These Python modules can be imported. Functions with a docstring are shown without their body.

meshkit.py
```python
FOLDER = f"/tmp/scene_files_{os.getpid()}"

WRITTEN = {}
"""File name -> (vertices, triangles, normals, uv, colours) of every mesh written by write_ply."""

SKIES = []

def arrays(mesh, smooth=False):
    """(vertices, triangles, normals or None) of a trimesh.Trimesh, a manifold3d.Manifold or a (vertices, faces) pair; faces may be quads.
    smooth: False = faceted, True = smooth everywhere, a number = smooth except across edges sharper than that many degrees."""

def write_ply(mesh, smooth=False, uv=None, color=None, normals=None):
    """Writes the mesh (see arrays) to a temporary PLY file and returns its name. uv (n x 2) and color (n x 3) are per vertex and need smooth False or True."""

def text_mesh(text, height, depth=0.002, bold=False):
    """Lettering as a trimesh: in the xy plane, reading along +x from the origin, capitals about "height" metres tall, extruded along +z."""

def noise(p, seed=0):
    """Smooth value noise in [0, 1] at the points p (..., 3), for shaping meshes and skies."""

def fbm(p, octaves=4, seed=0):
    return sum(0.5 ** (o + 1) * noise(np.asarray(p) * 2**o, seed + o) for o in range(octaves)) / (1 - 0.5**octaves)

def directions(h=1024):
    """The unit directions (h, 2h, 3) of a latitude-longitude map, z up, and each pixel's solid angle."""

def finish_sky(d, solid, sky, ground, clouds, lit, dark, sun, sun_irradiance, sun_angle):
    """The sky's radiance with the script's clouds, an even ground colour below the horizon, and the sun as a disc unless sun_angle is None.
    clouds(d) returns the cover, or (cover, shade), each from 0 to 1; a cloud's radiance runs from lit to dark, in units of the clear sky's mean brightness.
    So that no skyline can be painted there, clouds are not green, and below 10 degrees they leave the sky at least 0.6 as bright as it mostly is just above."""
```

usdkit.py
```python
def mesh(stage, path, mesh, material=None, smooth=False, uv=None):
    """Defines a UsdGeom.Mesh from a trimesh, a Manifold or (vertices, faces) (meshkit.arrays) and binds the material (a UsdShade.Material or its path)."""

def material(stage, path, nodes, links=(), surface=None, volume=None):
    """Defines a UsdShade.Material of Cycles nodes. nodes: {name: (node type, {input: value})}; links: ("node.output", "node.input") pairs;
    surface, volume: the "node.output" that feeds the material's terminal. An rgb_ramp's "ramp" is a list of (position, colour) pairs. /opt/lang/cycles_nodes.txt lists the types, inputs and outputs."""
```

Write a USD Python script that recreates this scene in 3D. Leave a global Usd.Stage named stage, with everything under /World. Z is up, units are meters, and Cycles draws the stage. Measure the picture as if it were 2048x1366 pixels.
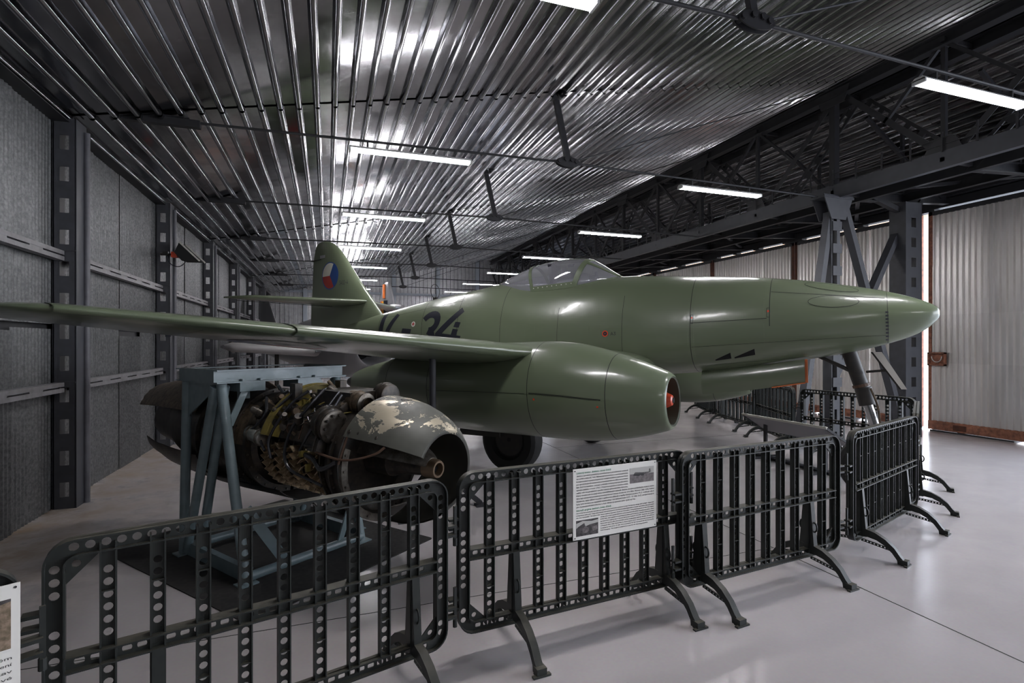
import math, random
import numpy as np, trimesh, usdkit, meshkit
from shapely.geometry import Polygon, Point, LineString, MultiPolygon, box as sbox
from shapely import affinity
from shapely.ops import unary_union
from pxr import Usd, UsdGeom, UsdLux, UsdShade, Gf, Sdf, Vt

stage = Usd.Stage.CreateInMemory()
UsdGeom.SetStageUpAxis(stage, UsdGeom.Tokens.z)
UsdGeom.SetStageMetersPerUnit(stage, 1.0)
UsdGeom.Xform.Define(stage, '/World')
UsdGeom.Scope.Define(stage, '/World/Looks')
random.seed(7); RNG = np.random.default_rng(7)

# ------------------------------------------------------------------ camera, sky, exposure
YAW = 19.2                     # the lens looks this far right of the hangar's long axis (+y)
CAM_H = 1.7
cam = UsdGeom.Camera.Define(stage, '/World/camera')
cam.CreateHorizontalApertureAttr(36.0); cam.CreateVerticalApertureAttr(36.0 * 1366 / 2048)
cam.CreateFocalLengthAttr(36.0 * 1060 / 2048)
cam.CreateVerticalApertureOffsetAttr(0.07)
cam.CreateClippingRangeAttr(Gf.Vec2f(0.05, 500))
cam.CreateExposureAttr(1.3)
xf = UsdGeom.Xformable(cam)
xf.AddTranslateOp().Set(Gf.Vec3d(0, 0, CAM_H))
xf.AddRotateXYZOp().Set(Gf.Vec3f(90, 0, -YAW))

dome = UsdLux.DomeLight.Define(stage, '/World/sky')
dome.CreateIntensityAttr(1.0)
SKY_STRENGTH = 2.9
LAMP_STRENGTH = 36.0
skym = usdkit.material(stage, '/World/Looks/sky', {
    'tc': ('texture_coordinate', {}), 'sep': ('separate_xyz', {}),
    'rmp': ('rgb_ramp', {'ramp': [(0.0, (.93, .95, 1.0)), (0.25, (.80, .87, 1.0)), (1.0, (.55, .68, .95))]}),
    'bg': ('background_shader', {'strength': SKY_STRENGTH})},
    [('tc.generated', 'sep.vector'), ('sep.z', 'rmp.fac'), ('rmp.color', 'bg.color')], surface='bg.background')
UsdShade.MaterialBindingAPI.Apply(dome.GetPrim()).Bind(skym)

# ------------------------------------------------------------------ helpers
V = lambda *a: np.array(a, float)
def unit(a):
    a = np.asarray(a, float); return a / (np.linalg.norm(a) + 1e-12)
USED = {}
def path(parent, name):
    k = (parent, name); n = USED.get(k, 0); USED[k] = n + 1
    return f'{parent}/{name}' + (f'_{n:03d}' if n else '')
def tag(p, label=None, cat=None, group=None, kind=None):
    for k, v in (('label', label), ('category', cat), ('group', group), ('kind', kind)):
        if v: p.SetCustomDataByKey(k, v)
    return p
def thing(name, label=None, cat=None, group=None, kind=None, loc=(0, 0, 0), rotz=0.0, M=None):
    x = UsdGeom.Xform.Define(stage, path('/World', name))
    if M is not None: x.AddTransformOp().Set(Gf.Matrix4d(*np.asarray(M, float).T.ravel()))
    else:
        x.AddTranslateOp().Set(Gf.Vec3d(*map(float, loc))); x.AddRotateZOp().Set(float(rotz))
    tag(x.GetPrim(), label, cat, group, kind)
    return str(x.GetPath())
def dup(src, loc, rotz, label, group=None, name=None):
    base = src.split('/')[-1]
    base = base[:-4] if base[-4:-3] == '_' and base[-3:].isdigit() else base
    p = thing(name or base, loc=loc, rotz=rotz)
    pr = stage.GetPrimAtPath(p)
    pr.GetReferences().AddInternalReference(src); pr.SetInstanceable(True)
    was = stage.GetPrimAtPath(src).GetCustomData()
    tag(pr, label, was.get('category'), group or was.get('group'), was.get('kind'))
    return p
def cat(ms):
    return trimesh.util.concatenate([m for m in ms if m is not None])
def part(parent, name, m, mat, smooth=None, label=None, kind=None):
    if isinstance(m, list): m = cat(m)
    p = path(parent, name)
    g = usdkit.mesh(stage, p, m, MATS[mat], smooth=30 if smooth is None else smooth)
    tag(g.GetPrim(), label, None, None, kind)
    return p
def parts(parent, name, ms, mat, **k):
    return [part(parent, name, m, mat, **k) for m in ms]
def solo(name, m, mat, label=None, category=None, group=None, kind=None, smooth=None):
    if isinstance(m, list): m = cat(m)
    g = usdkit.mesh(stage, path('/World', name), m, MATS[mat], smooth=30 if smooth is None else smooth)
    tag(g.GetPrim(), label, category, group, kind)
    return str(g.GetPath())
def frame(d, up=(0, 0, 1)):
    d = unit(d); up = np.asarray(up, float)
    if abs(d @ unit(up)) > .98: up = V(0, 1, 0) if abs(d[1]) < .9 else V(1, 0, 0)
    r = unit(np.cross(d, up)); u = np.cross(r, d)
    return r, u, d
def box(c, s, R=None):
    m = trimesh.creation.box(s)
    if R is not None: m.vertices = m.vertices @ np.asarray(R).T
    m.apply_translation(c); return m
def bx(x0, x1, y0, y1, z0, z1):
    return box(((x0 + x1) / 2, (y0 + y1) / 2, (z0 + z1) / 2), (x1 - x0, y1 - y0, z1 - z0))
def beam(p, q, w, h, up=(0, 0, 1)):
    p, q = np.asarray(p, float), np.asarray(q, float)
    r, u, d = frame(q - p, up)
    m = trimesh.creation.box((w, h, np.linalg.norm(q - p)))
    m.vertices = m.vertices @ np.array([r, u, d]) + (p + q) / 2
    if np.linalg.det(np.array([r, u, d])) < 0: m.invert()
    return m
def ext(poly, t):
    if isinstance(poly, MultiPolygon): return cat([ext(g, t) for g in poly.geoms])
    return trimesh.creation.extrude_polygon(poly, t, engine='earcut')
def prof(poly, p, q, up=(0, 0, 1)):
    """a 2-D section (right, up) swept from p to q"""
    p, q = np.asarray(p, float), np.asarray(q, float)
    r, u, d = frame(q - p, up)
    m = ext(poly, np.linalg.norm(q - p))
    m.vertices = m.vertices @ np.array([r, u, d]) + p
    if np.linalg.det(np.array([r, u, d])) < 0: m.invert()
    return m
def plate(poly, o, ex, ey, t):
    """2-D polygon laid in the plane (ex, ey) at o, thickness t centred"""
    ex, ey = unit(ex), unit(ey); n = np.cross(ex, ey)
    m = ext(poly, t); m.vertices[:, 2] -= t / 2
    m.vertices = m.vertices @ np.array([ex, ey, n]) + np.asarray(o, float)
    return m
def ngon(r, n=16, c=(0, 0)): return Point(*c).buffer(r, quad_segs=max(2, n // 4))
def rrect(x0, y0, x1, y1, r, q=4): return sbox(x0 + r, y0 + r, x1 - r, y1 - r).buffer(r, quad_segs=q)
def grid(P, cu=False, cv=False):
    """mesh of a grid of points (n, m, 3)"""
    P = np.asarray(P, float); n, m = P.shape[:2]
    i, j = np.meshgrid(np.arange(n if cu else n - 1), np.arange(m if cv else m - 1), indexing='ij')
    a = i * m + j; b = ((i + 1) % n) * m + j; c = ((i + 1) % n) * m + (j + 1) % m; d = i * m + (j + 1) % m
    f = np.concatenate([np.stack([a, b, c], -1).reshape(-1, 3), np.stack([a, c, d], -1).reshape(-1, 3)])
    return trimesh.Trimesh(P.reshape(-1, 3), f, process=False)
def tube(pts, r, n=8, cap=True):
    p = np.asarray(pts, float); t = np.gradient(p, axis=0); t /= np.linalg.norm(t, axis=1, keepdims=True) + 1e-12
    a0 = frame(t[0])[0]; A = []
    for k in range(len(p)):
        a0 = unit(a0 - t[k] * (a0 @ t[k])); A.append(a0)
    A = np.array(A); B = np.cross(t, A); th = np.arange(n) * 2 * np.pi / n
    rr = np.broadcast_to(np.asarray(r, float), (len(p),))[:, None, None]
    P = p[:, None] + rr * (np.cos(th)[None, :, None] * A[:, None] + np.sin(th)[None, :, None] * B[:, None])
    g = grid(P, cv=True)
    if cap:
        v = np.vstack([g.vertices, p[0], p[-1]]); k = len(g.vertices); e = (len(p) - 1) * n
        f = [[k, (i + 1) % n, i] for i in range(n)] + [[k + 1, e + i, e + (i + 1) % n] for i in range(n)]
        g = trimesh.Trimesh(v, np.vstack([g.faces, f]), process=False)
    if g.volume < 0: g.invert()
    return g
def rod(p, q, r, n=8): return tube([p, q], r, n)
def curve(pts, k=8):
    """Catmull-Rom through pts"""
    p = np.asarray(pts, float); p = np.vstack([2 * p[0] - p[1], p, 2 * p[-1] - p[-2]]); o = []
    for i in range(1, len(p) - 2):
        for t in np.linspace(0, 1, k, endpoint=False):
            a, b, c, d = p[i - 1:i + 3]
            o.append(.5 * (2 * b + (c - a) * t + (2 * a - 5 * b + 4 * c - d) * t * t + (3 * b - a - 3 * c + d) * t ** 3))
    return np.array(o + [p[-2]])
def lathe(rz, o=(0, 0, 0), ax=(1, 0, 0), n=24, a0=0, a1=360, up=(0, 0, 1)):
    """profile [(along, radius)] turned about ax through o; angles from up, towards ax x up's opposite (the right side looking along ax)"""
    ax = unit(ax); u = unit(np.asarray(up, float) - ax * (np.asarray(up, float) @ ax)); r = np.cross(ax, u)
    full = abs(a1 - a0 - 360) < 1e-6
    th = np.radians(np.linspace(a0, a1, n + 1))[:(-1 if full else None)]
    rz = np.asarray(rz, float)
    dirs = np.cos(th)[:, None] * u + np.sin(th)[:, None] * r
    P = np.asarray(o, float) + rz[None, :, :1] * ax + rz[None, :, 1:] * dirs[:, None]
    g = grid(P, cu=full)
    return g
def shell(rz, t, **k):
    """a lathe with thickness t inward, closed all round"""
    rz = np.asarray(rz, float); inner = rz.copy(); inner[:, 1] -= t
    return lathe(np.vstack([rz, inner[::-1], rz[:1]]), **k)
def cyl(p, q, r, n=16): return tube([p, q], r, n)
def fix(m):
    if m.volume < 0: m.invert()
    return m
def at(m, o, R=None):
    m = m.copy()
    if R is not None: m.vertices = m.vertices @ np.asarray(R, float).T
    m.vertices = m.vertices + np.asarray(o, float); return m
TXT = {}
def text_on(s, h, o, ex, ey, t=.0008, width=None, bold=False):
    m = meshkit.text_mesh(s, h, t, bold)
    v = np.array(m.vertices)
    if width: v[:, 0] *= width / max(v[:, 0].max(), 1e-6)
    ex, ey = unit(ex), unit(ey)
    return trimesh.Trimesh(v @ np.array([ex, ey, np.cross(ex, ey)]) + np.asarray(o, float), m.faces, process=False)
L_ = lambda a, b, t: Polygon([(0, 0), (a, 0), (a, t), (t, t), (t, b), (0, b)])
def U_(w, h, t):   # channel, open to +x
    return Polygon([(0, -h / 2), (w, -h / 2), (w, -h / 2 + t), (t, -h / 2 + t), (t, h / 2 - t), (w, h / 2 - t), (w, h / 2), (0, h / 2)])
def I_(w, h, t):
    return unary_union([sbox(-w / 2, -h / 2, w / 2, -h / 2 + t), sbox(-w / 2, h / 2 - t, w / 2, h / 2), sbox(-t / 2, -h / 2, t / 2, h / 2)])

# ------------------------------------------------------------------ materials
MATS = {}
def mat(name, col, rough=.5, metal=0.0, spec=.5, coat=0.0, noise=None, bump=None, rnd=0.0, dust=None, rnoise=None, coat_rough=.08, aniso=0.0):
    """principled with optional colour noise (scale, colour2, contrast), bump (scale, strength, stretch), per-object tone, dust (colour, amount) on up-facing faces"""
    n = {'p': ('principled_bsdf', {'roughness': rough, 'metallic': metal, 'specular_ior_level': spec, 'coat_weight': coat, 'coat_roughness': coat_rough, 'anisotropic': aniso}),
         'tc': ('texture_coordinate', {}), 'c': ('color', {'value': col})}
    l = []; out = 'c.color'
    if noise:
        sc, c2, con = noise[:3]; st = noise[3] if len(noise) > 3 else (1, 1, 1)
        n['nm'] = ('mapping', {'scale': st}); n['n'] = ('noise_texture', {'scale': sc, 'detail': 5, 'roughness': .6})
        n['nr'] = ('map_range', {'from_min': .5 - con, 'from_max': .5 + con, 'clamp': True})
        n['nx'] = ('mix', {'color2': c2})
        l += [('tc.object', 'nm.vector'), ('nm.vector', 'n.vector'), ('n.fac', 'nr.value'), ('nr.result', 'nx.fac'), (out, 'nx.color1')]; out = 'nx.color'
    if rnd:
        n['oi'] = ('object_info', {}); n['rr'] = ('map_range', {'to_min': 1 - rnd, 'to_max': 1 + rnd}); n['rm'] = ('hsv', {})
        l += [('oi.random', 'rr.value'), ('rr.result', 'rm.value'), (out, 'rm.color')]; out = 'rm.color'
    if dust:
        n['ge'] = ('geometry', {}); n['sx'] = ('separate_xyz', {}); n['dr'] = ('map_range', {'from_min': .5, 'from_max': 1.0, 'to_max': dust[1], 'clamp': True}); n['dx'] = ('mix', {'color2': dust[0]})
        n['dn'] = ('noise_texture', {'scale': 9, 'detail': 4}); n['dm'] = ('math', {'math_type': 'multiply'})
        l += [('ge.normal', 'sx.vector'), ('sx.z', 'dr.value'), ('tc.object', 'dn.vector'), ('dr.result', 'dm.value1'), ('dn.fac', 'dm.value2'), ('dm.value', 'dx.fac'), (out, 'dx.color1')]; out = 'dx.color'
    l.append((out, 'p.base_color'))
    if rnoise:
        n['r1'] = ('noise_texture', {'scale': rnoise[0], 'detail': 4}); n['r2'] = ('map_range', {'from_min': .3, 'from_max': .7, 'to_min': rnoise[1], 'to_max': rnoise[2], 'clamp': True})
        l += [('tc.object', 'r1.vector'), ('r1.fac', 'r2.value'), ('r2.result', 'p.roughness')]
    if bump:
        n['bm'] = ('mapping', {'scale': bump[2] if len(bump) > 2 else (1, 1, 1)})
        n['b1'] = ('noise_texture', {'scale': bump[0], 'detail': 3}); n['b2'] = ('bump', {'strength': bump[1], 'distance': bump[3] if len(bump) > 3 else .02})
        l += [('tc.object', 'bm.vector'), ('bm.vector', 'b1.vector'), ('b1.fac', 'b2.height'), ('b2.normal', 'p.normal')]
        if coat: l.append(('b2.normal', 'p.coat_normal'))
    MATS[name] = usdkit.material(stage, '/World/Looks/' + name, n, l, surface='p.BSDF')
def emit(name, col, s):
    MATS[name] = usdkit.material(stage, '/World/Looks/' + name, {'e': ('emission', {'color': col, 'strength': s})}, surface='e.emission')

GREEN = (.120, .150, .090)
mat('green_paint', GREEN, .32, coat=.7, coat_rough=.14, noise=(1.1, (.13, .155, .10), .25), bump=(2.8, .30, (1, 1, 1), .02))
mat('green_nose', (.125, .155, .092), .32, coat=.6, coat_rough=.14, bump=(2.2, .12, (1, 1, 1), .02))
mat('line_dark', (.022, .028, .018), .6)
mat('marking_black', (.012, .014, .022), .42, coat=.3)
mat('marking_blue', (.012, .055, .22), .4, coat=.3)
mat('marking_red', (.36, .028, .018), .4, coat=.3)
mat('marking_white', (.62, .6, .54), .45, coat=.3)
mat('bullet_red', (.62, .06, .018), .35, coat=.4)
mat('orange_primer', (.62, .16, .05), .6)
mat('dark_metal', (.02, .02, .021), .5, noise=(14, (.035, .03, .025), .2))
mat('black_rubber', (.012, .012, .012), .75)
mat('chrome', (.6, .6, .6), .18, metal=1)
mat('brushed_alu', (.5, .49, .46), .35, metal=.9)
mat('seat_grey', (.035, .033, .045), .7)
mat('ceiling_sheet', (.35, .36, .375), .2, metal=1, noise=(1.6, (.26, .26, .27), .2, (1.5, .3, 1)), rnd=.10, bump=(1.1, .022, (2.0, .9, 1), .03), rnoise=(2.5, .09, .22))
mat('wall_sheet', (.22, .225, .23), .5, metal=.75, noise=(34, (.12, .125, .13), .14), rnd=.16, rnoise=(20, .38, .6))
mat('back_sheet', (.45, .46, .48), .42, metal=.7, noise=(6, (.33, .33, .34), .2), rnd=.08)
mat('door_sheet', (.84, .82, .80), .34, metal=.6, noise=(2.5, (.74, .71, .67), .2, (1, 1, .4)), rnd=.06)
mat('dark_steel', (.020, .020, .023), .55, noise=(8, (.028, .028, .031), .2))
mat('grey_steel', (.066, .069, .080), .5, noise=(7, (.05, .052, .06), .25))
mat('column_steel', (.062, .064, .074), .52, noise=(9, (.045, .046, .052), .2))
mat('pipe_grey', (.14, .14, .16), .45, noise=(9, (.10, .10, .11), .2))
mat('girt_paint', (.24, .235, .25), .5, noise=(9, (.16, .155, .16), .2))
mat('light_steel', (.30, .34, .39), .5)
mat('rust', (.13, .042, .02), .8, noise=(12, (.07, .03, .02), .15))
mat('rust_orange', (.38, .15, .085), .7, noise=(15, (.16, .07, .045), .15))
mat('duct_green', (.075, .085, .062), .75)
mat('barrier_plastic', (.017, .0195, .019), .46, spec=.32, noise=(20, (.024, .027, .024), .2), dust=((.15, .135, .105), .9))
mat('blue_grey_paint', (.18, .235, .255), .4, coat=.2, noise=(10, (.135, .18, .195), .2), rnoise=(8, .3, .5))
mat('mat_black', (.017, .016, .016), .85, noise=(30, (.03, .028, .026), .15))
mat('engine_black', (.014, .013, .012), .48, noise=(16, (.045, .036, .028), .12))
mat('engine_dark', (.028, .026, .024), .42, metal=.4, noise=(18, (.065, .052, .04), .12))
mat('engine_steel', (.17, .155, .135), .4, metal=.8, noise=(14, (.06, .05, .04), .15))
mat('engine_brown', (.16, .115, .075), .55, metal=.4, noise=(20, (.06, .045, .03), .15))
mat('blade_metal', (.80, .63, .42), .35, metal=.7, noise=(25, (.30, .22, .13), .15), rnd=.25)
mat('bronze', (.20, .14, .09), .4, metal=.6)
mat('canister', (.42, .40, .36), .3, metal=.9)
mat('yellow_primer', (.20, .155, .03), .6, noise=(12, (.09, .07, .02), .14))
mat('pipe_dark', (.05, .05, .055), .3, metal=.5)
mat('rust_pipe', (.10, .055, .035), .6)
mat('silver_jet', (.34, .335, .35), .35, metal=.35, noise=(3, (.28, .28, .29), .3))
mat('jet_wing', (.42, .40, .40), .4, noise=(3, (.34, .33, .33), .3))
mat('paint_orange', (.75, .18, .03), .5)
mat('paint_yellow', (.75, .35, .02), .5)
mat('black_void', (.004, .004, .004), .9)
mat('board_white', (.86, .84, .79), .5)
mat('ink', (.05, .048, .05), .7)
mat('ink_green', (.008, .22, .115), .6)
mat('photo_dark', (.03, .026, .027), .5, noise=(45, (.09, .08, .08), .12))
mat('photo_mid', (.22, .19, .19), .5, noise=(60, (.12, .105, .105), .14))
mat('photo_light', (.52, .51, .48), .5)
mat('photo_brown', (.13, .10, .06), .5, noise=(40, (.36, .26, .19), .13))
mat('lectern_face', (.23, .225, .24), .5)
mat('lectern_edge', (.58, .56, .52), .5)
mat('lamp_body', (.55, .55, .55), .5)
mat('cable_blue', (.05, .06, .35), .5)
mat('hood_orange', (.8, .45, .25), .7)
mat('outdoor_paving', (.5, .48, .45), .8)
emit('lamp_glow', (1.0, .975, 1.0), LAMP_STRENGTH)
# chipped paint on the display engine's intake cowl: grey-green paint flaked off bare metal, patches of its own shape
MATS['cowl_chipped'] = usdkit.material(stage, '/World/Looks/cowl_chipped', {
    'tc': ('texture_coordinate', {}), 'mp': ('mapping', {'location': (.35, .1, .2)}),
    'n': ('noise_texture', {'scale': 4.2, 'detail': 11, 'roughness': .70, 'distortion': .35}),
    'sx': ('separate_xyz', {}), 'hz': ('map_range', {'from_min': 1.02, 'from_max': 1.26, 'to_min': -.22, 'to_max': .035, 'clamp': True}),
    'ad': ('math', {'math_type': 'add'}), 'st': ('map_range', {'from_min': .515, 'from_max': .53, 'clamp': True}),
    'pn': ('noise_texture', {'scale': 9, 'detail': 5}),
    'paint': ('mix', {'color1': (.055, .055, .046), 'color2': (.105, .105, .088)}), 'bare': ('mix', {'color1': (.50, .44, .33), 'color2': (.62, .55, .42)}),
    'cm': ('mix', {}), 'rm': ('map_range', {'to_min': .5, 'to_max': .33}), 'mm': ('math', {'math_type': 'multiply', 'value2': .55}),
    'bp': ('bump', {'strength': .5, 'distance': .004, 'invert': True}), 'p': ('principled_bsdf', {})},
    [('tc.object', 'mp.vector'), ('mp.vector', 'n.vector'), ('tc.object', 'sx.vector'), ('sx.z', 'hz.value'), ('n.fac', 'ad.value1'), ('hz.result', 'ad.value2'), ('ad.value', 'st.value'),
     ('tc.object', 'pn.vector'), ('pn.fac', 'paint.fac'), ('pn.fac', 'bare.fac'), ('st.result', 'cm.fac'), ('paint.color', 'cm.color1'), ('bare.color', 'cm.color2'),
     ('cm.color', 'p.base_color'), ('st.result', 'rm.value'), ('rm.result', 'p.roughness'), ('st.result', 'mm.value1'), ('mm.value', 'p.metallic'), ('st.result', 'bp.height'), ('bp.normal', 'p.normal')], surface='p.BSDF')
# canopy glazing
MATS['glass'] = usdkit.material(stage, '/World/Looks/glass', {
    'fr': ('fresnel', {'IOR': 1.9}), 't': ('transparent_bsdf', {'color': (.80, .80, .86)}), 'g': ('glossy_bsdf', {'color': (1, 1, 1), 'roughness': .03}),
    'd': ('diffuse_bsdf', {'color': (.66, .66, .74)}), 'm0': ('mix_closure', {'fac': .26}), 'm': ('mix_closure', {})},
    [('fr.fac', 'm.fac'), ('t.BSDF', 'm0.closure1'), ('d.BSDF', 'm0.closure2'), ('m0.closure', 'm.closure1'), ('g.BSDF', 'm.closure2')], surface='m.closure')
# epoxy floor: lavender grey, worn patches, sandy dirt near the left wall
MATS['floor_epoxy'] = usdkit.material(stage, '/World/Looks/floor_epoxy', {
    'ge': ('geometry', {}), 'n': ('noise_texture', {'scale': .7, 'detail': 6, 'roughness': .6}), 'm1': ('mix', {'color1': (.44, .405, .40), 'color2': (.54, .50, .50)}),
    'n2': ('noise_texture', {'scale': 55, 'detail': 2}), 'm2': ('mix', {'mix_type': 'multiply', 'fac': .12}),
    'sx': ('separate_xyz', {}), 'dx': ('map_range', {'from_min': -2.75, 'from_max': -1.35, 'to_min': .9, 'to_max': .04, 'clamp': True}),
    'n3': ('noise_texture', {'scale': 2.4, 'detail': 6, 'roughness': .65}), 'mm': ('map_range', {'from_min': .35, 'from_max': .65, 'clamp': True}), 'mu': ('math', {'math_type': 'multiply'}),
    'm3': ('mix', {'color2': (.30, .215, .125)}), 'rr': ('map_range', {'to_min': .08, 'to_max': .26}), 'ra': ('math', {'math_type': 'add'}),
    'b1': ('noise_texture', {'scale': 5, 'detail': 2}), 'b2': ('bump', {'strength': .12, 'distance': .01}), 'p': ('principled_bsdf', {'specular_ior_level': .5})},
    [('ge.position', 'n.vector'), ('n.fac', 'm1.fac'), ('ge.position', 'n2.vector'), ('m1.color', 'm2.color1'), ('n2.color', 'm2.color2'),
     ('ge.position', 'sx.vector'), ('sx.x', 'dx.value'), ('ge.position', 'n3.vector'), ('n3.fac', 'mm.value'), ('mm.result', 'mu.value1'), ('dx.result', 'mu.value2'),
     ('m2.color', 'm3.color1'), ('mu.value', 'm3.fac'), ('m3.color', 'p.base_color'), ('n.fac', 'rr.value'), ('rr.result', 'ra.value1'), ('mu.value', 'ra.value2'), ('ra.value', 'p.roughness'),
     ('ge.position', 'b1.vector'), ('b1.fac', 'b2.height'), ('b2.normal', 'p.normal')], surface='p.BSDF')

# ================================================================== the hangar shell
XW, XG, XD, YB = -2.65, 8.2, 11.2, 27.3      # left wall, lattice girder, door line, back wall
YT = [3.34 + 3.46 * k for k in range(7)]      # roof trusses, front to back
roof = lambda x: 4.03 + .2 * (x - XW) if x < XG + .4 else 4.03 + .2 * (XG + .4 - XW) - .24 * (x - XG - .4)
def hanger_point(y): return V(3.2, y, 4.25)

solo('floor', bx(-2.9, 14, -8.2, 27.6, -.12, 0), 'floor_epoxy', kind='structure')
# saw-cut joints in the floor
jts = [bx(3.50, 3.508, -8, 27, -.002, .0012), bx(-2.6, 3.5, 3.446, 3.452, -.002, .0012), bx(3.5, 11.1, 7.95, 7.956, -.002, .0012), bx(-2.6, 3.5, 10.0, 10.006, -.002, .0012), bx(-2.6, 11.1, -.8, -.794, -.002, .0012)]
solo('trim_1', jts, 'line_dark', kind='structure')
solo('pavement_outside', bx(13.0, 60, -30, 40, -.3, -.02), 'outdoor_paving', kind='structure')

# ---- ceiling of trapezoidal sheets laid along the hangar, end laps at each truss
ceil = thing('ceiling', kind='structure')
def trap(w, pitch, depth, flat, side):
    p = [(0, 0)]; n = int(round(w / pitch))
    for k in range(n):
        o = k * pitch
        p += [(o + flat, 0), (o + flat + side, -depth), (o + pitch - side, -depth), (o + pitch, 0)]
    return np.array(p)
def ribbed(n):
    p = []
    for k in range(n): p += [(k * .2 + x, z) for x, z in ((0, 0), (.03, .0005), (.09, .0005), (.120, 0), (.136, -.043), (.1405, -.0505), (.148, -.0555), (.157, -.057), (.164, -.057), (.173, -.0555), (.180, -.0505), (.1845, -.043))]
    return np.array(p + [(n * .2, 0)])
def roof_sheet(x0, x1, y0, y1, dz, sag=0):
    L = math.hypot(x1 - x0, roof(x1 - 1e-6) - roof(x0 + 1e-6)); t = ribbed(4); t[:, 0] *= L / .8
    ex = unit(V(x1 - x0, 0, roof(x1 - 1e-6) - roof(x0 + 1e-6))); nz = V(-ex[2], 0, ex[0])
    ys = np.linspace(y0, y1, 4)
    P = [[V(x0, 0, roof(x0 + 1e-6)) + ex * a + nz * (b + dz + sag * math.sin(math.pi * (y - y0) / (y1 - y0)) * math.sin(7 * a + x0)) + V(0, y, 0) for y in ys] for a, b in t]
    return grid(P)
edges = [-8.2, -3.58, -.12] + YT[:1] + YT[1:] + [YB + .2]
xs = list(np.linspace(XW - .05, XG + .4, 15)) + list(np.linspace(XG + .4, XD + .6, 5))[1:]
for b in range(len(edges) - 1):
    for k in range(len(xs) - 1):
        part(ceil, 'roof_sheet', roof_sheet(xs[k], xs[k + 1], edges[b] - .10, edges[b + 1] + .03, (.012 * (b % 2)), RNG.uniform(-.006, .006)), 'ceiling_sheet', smooth=42)

part(ceil, 'roof_lining', [beam((XW - .2, 9.5, roof(XW - .2) + .12), (XG + .4, 9.5, roof(XG + .399) + .12), 36.5, .05, up=(0, 0, 1)), beam((XG + .4, 9.5, roof(XG + .399) + .12), (XD + .7, 9.5, roof(XD + .7) + .12), 36.5, .05)], 'dark_steel', smooth=False)
# ---- left wall of finely corrugated sheets on girts
wl = thing('wall_left', kind='structure')
def wave_sheet(w, z0, z1, pitch=.062, amp=.0055, seg=6):
    n = int(round(w / pitch)) * seg; u = np.linspace(0, w, n + 1)
    d = amp * np.sin(2 * math.pi * u / pitch)
    return u, d, z0, z1
cols_y = [6.78 + 3.46 * k for k in range(-4, 6)]
for yc in cols_y:
    for j in range(4):
        y0 = yc - 3.46 + j * .865
        for r, (z0, z1) in enumerate(((0, 1.98 + RNG.uniform(-.25, .3)), (1.9, 4.12))):
            u, d, _, _ = wave_sheet(.885, 0, 0); lean = RNG.uniform(0, .006)
            P = [[V(XW - .004 - d_ - lean - .012 * (j % 2) + .006 * r, y0 + u_, z) for z in (z0, z1)] for u_, d_ in zip(u, d)]
            part(wl, 'wall_sheet', grid(P), 'wall_sheet', smooth=True)
for yc in cols_y:
    for z in (1.25, 2.60):
        a, b = yc - 3.46 + .13, yc - .13
        g = [bx(XW + .02, XW + .10, a, b, z - .05, z - .008), bx(XW + .02, XW + .10, a, b, z + .008, z + .05), bx(XW + .02, XW + .05, a, b, z - .01, z + .01)]
        g += [bx(XW + .05, XW + .098, y - .12, y + .12, z - .009, z + .009) for y in np.arange(a + .25, b, .6)]
        part(wl, 'girt', g, 'girt_paint', smooth=False)
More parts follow.
